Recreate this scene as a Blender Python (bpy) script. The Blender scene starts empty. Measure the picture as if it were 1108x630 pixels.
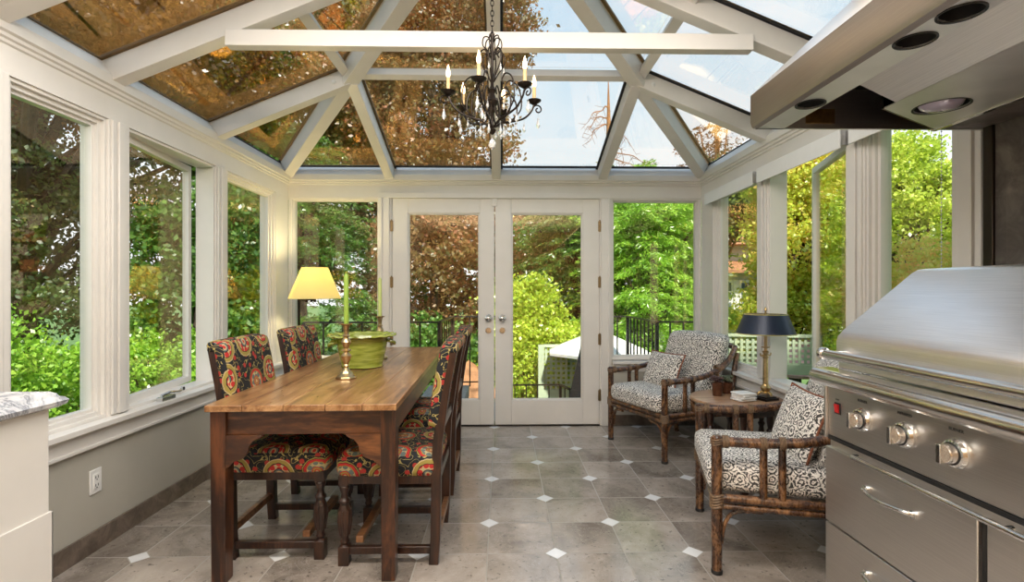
import bpy, math, random
import numpy as np
from mathutils import Vector, Matrix
R = math.radians
random.seed(7)
rng = np.random.default_rng(11)
scn = bpy.context.scene
col = scn.collection
PI = math.pi

# ------------------------------------------------------------------ camera
cd = bpy.data.cameras.new('camera')
cam = bpy.data.objects.new('camera', cd); col.objects.link(cam)
cd.sensor_fit = 'HORIZONTAL'; cd.sensor_width = 36.0; cd.lens = 36.0 * 560.0 / 1108.0
cd.clip_start = 0.05; cd.clip_end = 500
cam.location = (0, 0, 1.25); cam.rotation_euler = (R(90), 0, -0.0195)
scn.camera = cam
scn.view_settings.view_transform = 'Standard'; scn.view_settings.look = 'None'
scn.view_settings.gamma = 1.0; scn.view_settings.exposure = 0.42
scn.view_settings.use_curve_mapping = False
scn.cycles.max_bounces = 8; scn.cycles.transparent_max_bounces = 24
scn.cycles.sample_clamp_indirect = 6.0; scn.cycles.caustics_reflective = False

# ------------------------------------------------------------------ sky, sun, added interior fill lights
SKY = 1.1; SUN = 6.5
world = bpy.data.worlds.new('sky'); scn.world = world; world.use_nodes = True
wn = world.node_tree.nodes; wl = world.node_tree.links; wn.clear()
wo = wn.new('ShaderNodeOutputWorld'); bg = wn.new('ShaderNodeBackground'); wl.new(bg.outputs[0], wo.inputs[0])
tc = wn.new('ShaderNodeTexCoord'); sp = wn.new('ShaderNodeSeparateXYZ'); wl.new(tc.outputs['Generated'], sp.inputs[0])
cr = wn.new('ShaderNodeValToRGB'); wl.new(sp.outputs['Z'], cr.inputs[0])
cr.color_ramp.elements[0].position = 0.0; cr.color_ramp.elements[0].color = (0.98, 0.99, 1.0, 1)
cr.color_ramp.elements[1].position = 0.75; cr.color_ramp.elements[1].color = (0.22, 0.47, 0.80, 1)
e = cr.color_ramp.elements.new(0.22); e.color = (0.84, 0.92, 0.98, 1)
e = cr.color_ramp.elements.new(0.45); e.color = (0.48, 0.71, 0.92, 1)
nz = wn.new('ShaderNodeTexNoise'); nz.inputs['Scale'].default_value = 2.2; nz.inputs['Detail'].default_value = 6
wl.new(tc.outputs['Generated'], nz.inputs['Vector'])
cr2 = wn.new('ShaderNodeValToRGB'); wl.new(nz.outputs[0], cr2.inputs[0])
cr2.color_ramp.elements[0].position = 0.42; cr2.color_ramp.elements[1].position = 0.72
mx = wn.new('ShaderNodeMixRGB'); wl.new(cr2.outputs[0], mx.inputs[0]); wl.new(cr.outputs[0], mx.inputs[1]); mx.inputs[2].default_value = (0.97, 0.98, 1.0, 1)
wl.new(mx.outputs[0], bg.inputs[0]); bg.inputs[1].default_value = SKY

sd = bpy.data.lights.new('sun', 'SUN'); sd.energy = SUN; sd.angle = R(3); sd.color = (1, 0.94, 0.82)
so = bpy.data.objects.new('sun', sd); col.objects.link(so)
so.rotation_euler = Vector((-0.22, 0.9, -1.0)).to_track_quat('-Z', 'Y').to_euler()

def area(name, loc, to, sx, sy, power, color):
    l = bpy.data.lights.new(name, 'AREA'); l.shape = 'RECTANGLE'; l.size = sx; l.size_y = sy; l.energy = power; l.color = color
    o = bpy.data.objects.new(name, l); col.objects.link(o); o.location = loc
    o.rotation_euler = (Vector(to) - Vector(loc)).to_track_quat('-Z', 'Y').to_euler()
    return o
area('interior_fill_light', (-0.1, 1.42, 2.66), (-0.1, 2.15, 0.6), 3.0, 0.6, 74, (1, 0.95, 0.89))  # added fill light overhead, out of view, to brighten the interior
area('interior_fill_light', (-0.1, -0.9, 1.9), (-0.1, -1.0, 2.7), 2.6, 1.6, 100, (1, 0.92, 0.82))  # added fill aimed upward, bounces off the ceiling behind the camera

# ------------------------------------------------------------------ material helpers
class NT:
    def __init__(s, name):
        s.m = bpy.data.materials.new(name); s.m.use_nodes = True
        s.t = s.m.node_tree; s.t.nodes.clear(); s.out = s.t.nodes.new('ShaderNodeOutputMaterial')
    def n(s, typ, props=None, **ins):
        nd = s.t.nodes.new('ShaderNode' + typ)
        for k, v in (props or {}).items(): setattr(nd, k, v)
        for k, v in ins.items():
            key = int(k[1:]) if k[0] == '_' and k[1:].isdigit() else k.replace('_', ' ')
            s.set(nd.inputs[key], v)
        return nd
    def set(s, inp, v):
        if isinstance(v, bpy.types.NodeSocket): s.t.links.new(v, inp)
        elif isinstance(v, bpy.types.Node): s.t.links.new(v.outputs[0], inp)
        else:
            if isinstance(v, tuple) and len(v) == 3 and inp.type == 'RGBA': v = v + (1,)
            inp.default_value = v
    def m2(s, op, a, b=0.0, c=None, clamp=False):
        nd = s.t.nodes.new('ShaderNodeMath'); nd.operation = op; nd.use_clamp = clamp
        s.set(nd.inputs[0], a); s.set(nd.inputs[1], b)
        if c is not None: s.set(nd.inputs[2], c)
        return nd.outputs[0]
    def mix(s, f, a, b, mode='MIX'):
        nd = s.t.nodes.new('ShaderNodeMixRGB'); nd.blend_type = mode
        s.set(nd.inputs[0], f); s.set(nd.inputs[1], a); s.set(nd.inputs[2], b)
        return nd.outputs[0]
    def ramp(s, f, stops, interp='LINEAR'):
        nd = s.t.nodes.new('ShaderNodeValToRGB'); cr = nd.color_ramp; cr.interpolation = interp
        s.set(nd.inputs[0], f)
        while len(cr.elements) < len(stops): cr.elements.new(0.5)
        for e, (p, c) in zip(cr.elements, stops):
            e.position = p; e.color = (c, c, c, 1) if isinstance(c, (int, float)) else tuple(c) + (1,)
        return nd.outputs[0]
    def uv(s): return s.n('UVMap').outputs[0]
    def obj(s): return s.n('TexCoord').outputs['Object']
    def pos(s): return s.n('NewGeometry').outputs['Position']
    def mapping(s, v, scale=(1, 1, 1), rot=(0, 0, 0), loc=(0, 0, 0)):
        return s.n('Mapping', None, Vector=v, Scale=scale, Rotation=rot, Location=loc).outputs[0]
    def noise(s, v, scale, detail=4, rough=0.5, dist=0.0):
        return s.n('TexNoise', None, Vector=v, Scale=scale, Detail=detail, Roughness=rough, Distortion=dist).outputs[0]
    def bump(s, h, strength, dist=0.01):
        return s.n('Bump', None, Height=h, Strength=strength, Distance=dist).outputs[0]
    def pbr(s, color, rough=0.5, metal=0.0, normal=None, **kw):
        p = s.t.nodes.new('ShaderNodeBsdfPrincipled')
        s.set(p.inputs['Base Color'], color); s.set(p.inputs['Roughness'], rough); s.set(p.inputs['Metallic'], metal)
        if normal is not None: s.set(p.inputs['Normal'], normal)
        for k, v in kw.items(): s.set(p.inputs[k.replace('_', ' ')], v)
        s.t.links.new(p.outputs[0], s.out.inputs[0]); return s.m

def plain(name, c, rough=0.5, metal=0.0, var=0.06, scale=18, bump=0.0, **kw):
    t = NT(name); nz = t.noise(t.obj(), scale)
    f = t.ramp(nz, [(0.3, 1 - var), (0.7, 1 + var * 0.3)])
    c2 = t.mix(1.0, c, f, 'MULTIPLY')
    nrm = t.bump(nz, bump) if bump else None
    return t.pbr(c2, rough, metal, nrm, **kw)

M = {}
M['paint'] = plain('warm_white_paint', (0.80, 0.765, 0.715), 0.38, var=0.04, scale=6)
M['wallpaint'] = plain('sage_grey_paint', (0.50, 0.475, 0.41), 0.6, var=0.04, scale=5)
M['blind'] = plain('white_blind_fabric', (0.85, 0.85, 0.83), 0.7, var=0.02)
M['plastic'] = plain('white_plastic', (0.86, 0.85, 0.82), 0.35, var=0.01)
M['black'] = plain('black_rubber', (0.012, 0.012, 0.013), 0.5)
M['iron'] = plain('dark_bronze_iron', (0.028, 0.02, 0.015), 0.38, 0.7, var=0.2, scale=60)
M['rail'] = plain('black_painted_metal', (0.02, 0.021, 0.022), 0.4, 0.3)
M['brass'] = plain('aged_brass', (0.60, 0.42, 0.19), 0.3, 1.0, var=0.25, scale=40)
M['pewterbrass'] = plain('antique_gold_metal', (0.62, 0.46, 0.24), 0.3, 1.0, var=0.3, scale=50)
M['chrome'] = plain('polished_chrome', (0.75, 0.75, 0.74), 0.12, 1.0, var=0.02)
M['hinge'] = plain('brown_hinge_metal', (0.30, 0.21, 0.11), 0.35, 0.9, var=0.2, scale=50)
M['candle'] = plain('green_wax', (0.30, 0.46, 0.06), 0.35, var=0.03)
M['candle_pale'] = plain('pale_green_wax', (0.58, 0.66, 0.22), 0.35, var=0.03)
M['ivory'] = plain('ivory_sleeve', (0.62, 0.42, 0.20), 0.4, var=0.05)
M['bluemetal'] = plain('navy_tole_metal', (0.018, 0.028, 0.055), 0.38, 0.2, var=0.05)
M['goldline'] = plain('gold_edging', (0.62, 0.52, 0.20), 0.35, 0.6)
M['redplastic'] = plain('red_switch_plastic', (0.65, 0.02, 0.02), 0.3)
M['coaster'] = plain('white_cloth', (0.82, 0.81, 0.78), 0.7, var=0.08, scale=60)
M['soil'] = plain('succulent_leaf', (0.10, 0.12, 0.07), 0.5, var=0.5, scale=80)
M['succulent_dark'] = plain('purple_succulent_leaf', (0.09, 0.05, 0.05), 0.5, var=0.5, scale=80)
M['copper'] = plain('brown_glass_pot', (0.13, 0.05, 0.025), 0.15, 0.3, var=0.4, scale=50)
M['deck'] = plain('grey_deck_stone', (0.36, 0.34, 0.31), 0.7, var=0.2)
M['siding'] = plain('cream_siding', (0.62, 0.60, 0.50), 0.7)
M['shingle'] = plain('brown_roof_shingle', (0.42, 0.20, 0.09), 0.8, var=0.4, scale=9)
M['greenpaint'] = plain('pale_green_lattice_paint', (0.44, 0.52, 0.36), 0.6)
M['canvas'] = plain('white_canvas', (0.80, 0.78, 0.72), 0.8)
M['pinkcanvas'] = plain('pink_canvas', (0.72, 0.42, 0.40), 0.8)
M['darkcanvas'] = plain('charcoal_canvas', (0.06, 0.07, 0.08), 0.8)
M['bark'] = plain('tree_bark', (0.085, 0.06, 0.042), 0.9, var=0.5, scale=14, bump=0.6)
M['barklit'] = plain('orange_brown_bark', (0.42, 0.20, 0.08), 0.9, var=0.4, scale=9, bump=0.4)  # orange-brown bark of the bare fir and the larch
M['darkpanel'] = plain('dark_filter_metal', (0.035, 0.028, 0.024), 0.3, 0.8)
M['housewall'] = plain('warm_plaster', (0.70, 0.50, 0.30), 0.7)
M['windowdark'] = plain('dark_window_glass', (0.10, 0.14, 0.18), 0.1)
M['string'] = plain('grey_bead', (0.5, 0.5, 0.5), 0.3, 0.8)

def steel(name, c=(0.74, 0.71, 0.68), rough=0.32, sc=(2, 2, 260)):
    t = NT(name); v = t.mapping(t.obj(), sc); n1 = t.noise(v, 3, 3)
    n2 = t.noise(t.obj(), 4, 3)
    return t.pbr(t.mix(1, c, t.ramp(n1, [(0.3, 0.90), (0.7, 1.04)]), 'MULTIPLY'), t.m2('ADD', rough - 0.05, t.m2('MULTIPLY', n2, 0.12)), 1.0, t.bump(n1, 0.05, 0.002))
M['steel'] = steel('brushed_stainless')
M['steel_pol'] = steel('polished_stainless', (0.80, 0.78, 0.76), 0.17)
M['steel_hood'] = steel('brown_brushed_stainless', (0.40, 0.36, 0.33), 0.36)
M['steel_soft'] = steel('satin_stainless', (0.84, 0.82, 0.79), 0.42)
M['steel_lid'] = steel('brushed_stainless_lid', (0.95, 0.92, 0.92), 0.32)

def wood(name, c1, c2, c3, rough=0.3, sc=(1, 1, 1), scale=6, coat=0.0, knots=True):
    t = NT(name); v = t.mapping(t.obj(), sc)
    a = t.noise(v, scale, 6, 0.6, 0.8); b = t.noise(v, scale * 6, 4, 0.6)
    f = t.m2('ADD', t.m2('MULTIPLY', a, 0.75), t.m2('MULTIPLY', b, 0.25))
    c = t.ramp(f, [(0.33, c1), (0.48, c2), (0.66, c3)])
    if knots:
        k = t.n('TexVoronoi', None, Vector=t.mapping(t.obj(), (sc[0] * 3.2, sc[1] * 3.2, sc[2] * 3.2), loc=(3.1, 1.7, 0.4)), Scale=1.0).outputs['Distance']
        c = t.mix(t.ramp(k, [(0.04, 0.75), (0.10, 0.0)]), c, tuple(x * 0.35 for x in c1))
    return t.pbr(c, t.m2('ADD', rough, t.m2('MULTIPLY', b, 0.12)), 0, t.bump(f, 0.15, 0.004), **{'Coat_Weight': coat, 'Coat_Roughness': 0.2})
M['pine_top'] = wood('honey_pine_top', (0.09, 0.034, 0.011), (0.29, 0.135, 0.048), (0.52, 0.30, 0.135), 0.24, (5.0, 0.7, 5.0), 3.4, 0.3)
M['pine_dark'] = wood('dark_pine_apron', (0.012, 0.005, 0.003), (0.060, 0.019, 0.006), (0.23, 0.085, 0.025), 0.3, (0.6, 0.6, 3.0), 4, 0.3)
M['leg_dark'] = wood('dark_pine_leg', (0.008, 0.003, 0.002), (0.026, 0.008, 0.003), (0.14, 0.045, 0.014), 0.3, (4, 4, 0.6), 4, 0.3)
M['oak_dark'] = wood('dark_carved_oak', (0.010, 0.0045, 0.003), (0.028, 0.010, 0.005), (0.07, 0.025, 0.010), 0.3, (5, 5, 0.9), 6, 0.3, False)
M['oak_rail'] = wood('worn_oak_rail', (0.06, 0.022, 0.008), (0.17, 0.07, 0.025), (0.32, 0.15, 0.06), 0.35, (5, 0.9, 5), 6, 0.2, False)
M['rattan'] = wood('brown_rattan', (0.012, 0.005, 0.003), (0.060, 0.023, 0.009), (0.34, 0.165, 0.065), 0.22, (4, 4, 2), 5, 0.6, False)
M['binding'] = plain('tan_rattan_binding', (0.20, 0.125, 0.07), 0.45, var=0.4, scale=120)
M['tabletop'] = wood('round_oak_top', (0.20, 0.095, 0.045), (0.36, 0.20, 0.11), (0.50, 0.31, 0.19), 0.28, (0.7, 3, 3), 5, 0.2)
M['plank'] = wood('orange_floor_boards', (0.25, 0.10, 0.03), (0.45, 0.2, 0.06), (0.6, 0.3, 0.1), 0.3, (3, .5, 3), 4)

def suzani():
    t = NT('suzani_print_fabric'); uv = t.mapping(t.uv(), loc=(0.055, 0.02, 0))
    vo = t.n('TexVoronoi', {'voronoi_dimensions': '2D'}, Vector=uv, Scale=5.0, Randomness=0.32)
    d = t.m2('MULTIPLY', vo.outputs['Distance'], 1.26); rc = t.n('SeparateColor', None, Color=vo.outputs['Color'])
    fine = t.n('TexVoronoi', {'voronoi_dimensions': '2D'}, Vector=uv, Scale=36, Randomness=0.25).outputs['Distance']
    wob = t.m2('ADD', d, t.m2('MULTIPLY', t.m2('SUBTRACT', fine, 0.35), 0.035))
    K = (0.006, 0.008, 0.011); G = (0.33, 0.26, 0.055); RD = (0.50, 0.022, 0.018); BL = (0.12, 0.16, 0.15); CR = (0.55, 0.42, 0.22)
    rA = t.ramp(wob, [(0, RD), (0.05, CR), (0.09, BL), (0.14, K), (0.17, RD), (0.31, K), (0.335, G), (0.43, CR), (0.46, K)], 'CONSTANT')
    rB = t.ramp(wob, [(0, CR), (0.05, RD), (0.08, G), (0.13, RD), (0.16, BL), (0.29, G), (0.315, RD), (0.39, K), (0.405, G), (0.43, K)], 'CONSTANT')
    c = t.mix(t.m2('GREATER_THAN', rc.outputs[0], 0.55), rA, rB)
    ringmask = t.m2('MULTIPLY', t.m2('GREATER_THAN', d, 0.165), t.m2('LESS_THAN', d, 0.30))
    c = t.mix(t.m2('MULTIPLY', ringmask, t.m2('GREATER_THAN', fine, 0.46)), c, (0.5, 0.42, 0.22))
    # scrolling sprigs and red berries on the dark ground
    ground = t.m2('GREATER_THAN', d, 0.455)
    w = t.noise(uv, 17, 1, 0.5, 1.6)
    spr = t.m2('LESS_THAN', t.m2('ABSOLUTE', t.m2('SUBTRACT', w, 0.5)), 0.018)
    c = t.mix(t.m2('MULTIPLY', ground, spr), c, (0.42, 0.34, 0.11))
    b2 = t.n('TexVoronoi', {'voronoi_dimensions': '2D'}, Vector=uv, Scale=17, Randomness=0.9).outputs['Distance']
    c = t.mix(t.m2('MULTIPLY', ground, t.m2('LESS_THAN', b2, 0.2)), c, (0.42, 0.03, 0.022))
    weave = t.noise(uv, 500, 2)
    return t.pbr(t.mix(1, c, t.ramp(weave, [(0.3, 0.85), (0.7, 1.1)]), 'MULTIPLY'), 0.75, 0, t.bump(weave, 0.2, 0.001))
M['suzani'] = suzani()

def damask():
    t = NT('black_and_cream_damask'); uv = t.uv()
    vo = t.n('TexVoronoi', {'voronoi_dimensions': '2D'}, Vector=uv, Scale=17, Randomness=0.35).outputs['Distance']
    nz = t.noise(uv, 30, 2, 0.5, 1.4)
    w = t.m2('ADD', 0.28, t.m2('SINE', t.m2('ADD', t.m2('MULTIPLY', vo, 24.0), t.m2('MULTIPLY', nz, 14.0))))
    f = t.ramp(w, [(0.0, 0.0), (0.10, 1.0)])
    fine = t.noise(uv, 170, 2, 0.6, 0.6)
    f2 = t.m2('MULTIPLY', f, t.ramp(fine, [(0.36, 0.25), (0.45, 1.0)]))
    c = t.mix(f2, (0.055, 0.05, 0.046), (0.90, 0.85, 0.78))
    return t.pbr(c, 0.8, 0, t.bump(fine, 0.2, 0.001), Sheen_Weight=0.1)
M['damask'] = damask()
M['piping'] = plain('rust_piping', (0.28, 0.09, 0.04), 0.7, var=0.3, scale=200)

def ceramic():
    t = NT('green_glazed_ceramic'); n1 = t.noise(t.mapping(t.obj(), (2, 2, 14)), 4, 4)
    c = t.ramp(n1, [(0.3, (0.16, 0.20, 0.02)), (0.5, (0.32, 0.38, 0.05)), (0.7, (0.46, 0.50, 0.12))])
    return t.pbr(c, 0.18, 0, t.bump(n1, 0.4, 0.01), Coat_Weight=0.5)
M['ceramic'] = ceramic()

def marble():
    t = NT('grey_veined_marble'); p = t.obj()
    w = t.noise(p, 5, 8, 0.65, 1.8); v = t.m2('ABSOLUTE', t.m2('SUBTRACT', w, 0.5))
    c = t.ramp(v, [(0.0, (0.22, 0.23, 0.26)), (0.025, (0.52, 0.53, 0.56)), (0.10, (0.74, 0.73, 0.73))])
    return t.pbr(c, 0.12, 0, None, Coat_Weight=0.3)
M['marble'] = marble()

def floor_mat():
    t = NT('taupe_stone_tiles_with_white_diamonds'); s = t.n('SeparateXYZ', None, Vector=t.pos())
    W = 0.327
    x = t.m2('DIVIDE', t.m2('ADD', s.outputs[0], 0.068), W); y = t.m2('DIVIDE', t.m2('SUBTRACT', s.outputs[1], 3.770), W)
    rx = t.m2('ROUND', x); ry = t.m2('ROUND', y)
    dx = t.m2('ABSOLUTE', t.m2('SUBTRACT', x, rx)); dy = t.m2('ABSOLUTE', t.m2('SUBTRACT', y, ry))
    par = t.m2('GREATER_THAN', t.m2('FLOORED_MODULO', t.m2('ADD', rx, ry), 2.0), 0.5)
    dist = t.m2('ADD', dx, dy)
    dia = t.m2('MULTIPLY', par, t.m2('LESS_THAN', dist, 0.155))
    diag = t.m2('MULTIPLY', par, t.m2('LESS_THAN', dist, 0.175))
    gr = t.m2('LESS_THAN', t.m2('MINIMUM', dx, dy), 0.0095)
    gr = t.m2('MAXIMUM', gr, diag)
    cell = t.n('CombineXYZ', None, X=t.m2('FLOOR', x), Y=t.m2('FLOOR', y))
    wn_ = t.n('TexWhiteNoise', {'noise_dimensions': '2D'}, Vector=cell).outputs[0]
    off = t.n('VectorMath', {'operation': 'ADD'}, _0=t.pos(), _1=t.n('VectorMath', {'operation': 'SCALE'}, _0=cell.outputs[0], Scale=3.7).outputs[0]).outputs[0]
    cloud = t.noise(off, 3.0, 7, 0.62, 0.6)
    base = t.ramp(t.m2('ADD', t.m2('MULTIPLY', cloud, 0.86), t.m2('MULTIPLY', wn_, 0.14)),
                  [(0.30, (0.150, 0.122, 0.100)), (0.45, (0.280, 0.238, 0.200)), (0.56, (0.385, 0.332, 0.285)), (0.72, (0.50, 0.435, 0.37))])
    vein = t.m2('ABSOLUTE', t.m2('SUBTRACT', t.noise(off, 7, 6, 0.7, 1.2), 0.5))
    base = t.mix(t.ramp(vein, [(0.0, 0.6), (0.010, 0.0)]), base, (0.50, 0.45, 0.40))
    pit = t.noise(off, 34, 3, 0.6)
    base = t.mix(t.ramp(pit, [(0.30, 0.75), (0.40, 0.0)]), base, (0.07, 0.058, 0.048))
    c = t.mix(gr, base, (0.33, 0.30, 0.26)); c = t.mix(dia, c, (0.80, 0.80, 0.80))
    rough = t.m2('ADD', 0.07, t.m2('ADD', t.m2('MULTIPLY', t.m2('MULTIPLY', gr, t.m2('SUBTRACT', 1.0, dia)), 0.4), t.m2('MULTIPLY', cloud, 0.16)))
    h = t.m2('SUBTRACT', t.m2('MULTIPLY', cloud, 0.5), t.m2('MULTIPLY', gr, 0.5))
    return t.pbr(c, rough, 0, t.bump(t.m2('ADD', h, t.m2('MULTIPLY', vein, 0.6)), 0.25, 0.006), Specular_IOR_Level=0.65)
M['floor'] = floor_mat()

def stone(name, c1, c2, c3, tw, th, vert=True, rough=0.35):
    t = NT(name); uv = t.uv()
    br = t.n('TexBrick', {'offset': 0.0}, Vector=uv, Scale=1.0, Mortar_Size=0.003, Brick_Width=tw, Row_Height=th, Color1=(0.75, 0.75, 0.75), Color2=(1.1, 1.1, 1.1), Mortar=(0.9, 0.9, 0.9))
    cl = t.noise(t.obj(), 9, 7, 0.65, 0.8)
    c = t.ramp(cl, [(0.3, c1), (0.5, c2), (0.7, c3)])
    return t.pbr(t.mix(1, c, br.outputs[0], 'MULTIPLY'), rough, 0, t.bump(cl, 0.4, 0.01))
M['basestone'] = stone('stone_skirting_tiles', (0.08, 0.058, 0.042), (0.17, 0.13, 0.10), (0.28, 0.225, 0.18), 0.33, 1.0)
M['wallstone'] = stone('rough_stone_wall_tiles', (0.055, 0.045, 0.042), (0.115, 0.098, 0.09), (0.20, 0.175, 0.16), 0.46, 0.40, rough=0.45)

def glass(name, f0, tint, trans=(0.97, 0.985, 0.975)):
    t = NT(name); g = t.n('NewGeometry')
    dt = t.m2('ABSOLUTE', t.n('VectorMath', {'operation': 'DOT_PRODUCT'}, _0=g.outputs['Normal'], _1=g.outputs['Incoming']).outputs['Value'])
    k = t.m2('POWER', t.m2('SUBTRACT', 1.0, dt, clamp=True), 5.0)
    f = t.m2('ADD', f0, t.m2('MULTIPLY', k, 1 - f0), clamp=True)
    tr = t.n('BsdfTransparent', None, Color=trans); gl = t.n('BsdfGlossy', None, Color=tint, Roughness=0.0)
    mx = t.n('MixShader', None, _0=f, _1=tr, _2=gl)
    t.t.links.new(mx.outputs[0], t.out.inputs[0]); return t.m
M['glass'] = glass('window_glass', 0.05, (1.0, 0.70, 0.42))
M['roofglass'] = glass('coated_roof_glass', 0.17, (1.0, 0.58, 0.20))
t = NT('clear_crystal'); t.pbr((1, 1, 1), 0.02, 0, None, Transmission_Weight=0.6, IOR=1.6); M['crystal'] = t.m
t = NT('lamp_lens'); t.pbr((0.55, 0.50, 0.68), 0.12, 0, None, Coat_Weight=1.0); M['lens'] = t.m

def emit(name, c, s, base=(0.8, 0.8, 0.8)):
    t = NT(name); return t.pbr(base, 0.6, 0, None, Emission_Color=c, Emission_Strength=s)
M['bulb'] = emit('glowing_bulb', (1, 0.62, 0.25), 4)

def shade_mat(name, c, tc_):
    t = NT(name); d = t.n('BsdfDiffuse', None, Color=c); tr = t.n('BsdfTranslucent', None, Color=tc_)
    mx = t.n('MixShader', None, _0=0.6, _1=d, _2=tr); t.t.links.new(mx.outputs[0], t.out.inputs[0]); return t.m
M['shade'] = shade_mat('cream_lamp_shade', (0.90, 0.85, 0.60), (0.98, 0.90, 0.52))

def leaf(name, c1, c2, c3, tl=0.4):
    t = NT(name); a = t.n('Attribute', {'attribute_name': 'leaf'}).outputs['Fac']
    big = t.noise(t.pos(), 0.7, 2)
    f = t.m2('ADD', t.m2('MULTIPLY', a, 0.7), t.m2('MULTIPLY', t.ramp(big, [(0.35, 0.0), (0.65, 1.0)]), 0.3))
    c = t.ramp(f, [(0.1, c1), (0.5, c2), (0.9, c3)])
    d = t.n('BsdfDiffuse', None, Color=c); tr = t.n('BsdfTranslucent', None, Color=t.mix(0.5, c, tuple(min(1, x * 1.5) for x in c3)))
    mx = t.n('MixShader', None, _0=tl, _1=d, _2=tr); gl = t.n('BsdfGlossy', None, Color=(1, 1, 1), Roughness=0.35)
    m3 = t.n('MixShader', None, _0=0.05, _1=mx, _2=gl)
    t.t.links.new(m3.outputs[0], t.out.inputs[0]); return t.m
M['leaf_dark'] = leaf('dark_green_leaves', (0.03, 0.065, 0.02), (0.075, 0.14, 0.035), (0.22, 0.24, 0.06))
M['leaf_mid'] = leaf('mid_green_leaves', (0.04, 0.11, 0.02), (0.09, 0.21, 0.03), (0.20, 0.36, 0.06))
M['leaf_bright'] = leaf('bright_green_leaves', (0.10, 0.26, 0.02), (0.26, 0.50, 0.04), (0.50, 0.72, 0.10))
M['leaf_lime'] = leaf('yellow_green_leaves', (0.20, 0.34, 0.025), (0.46, 0.62, 0.05), (0.78, 0.82, 0.14))
M['leaf_maple'] = leaf('orange_and_green_maple_leaves', (0.30, 0.52, 0.04), (0.66, 0.78, 0.09), (0.98, 0.50, 0.16), 0.55)
M['leaf_copper'] = leaf('copper_beech_leaves', (0.07, 0.11, 0.03), (0.21, 0.17, 0.055), (0.50, 0.20, 0.10))
M['leaf_rust'] = leaf('rust_brown_leaves', (0.06, 0.032, 0.01), (0.15, 0.075, 0.02), (0.34, 0.15, 0.03), 0.5)
M['leaf_beech'] = leaf('green_leaves_tinged_with_rust', (0.04, 0.07, 0.02), (0.10, 0.15, 0.035), (0.30, 0.21, 0.06))
M['grass'] = plain('lawn_grass', (0.10, 0.19, 0.04), 0.9, var=0.4, scale=3)

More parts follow.
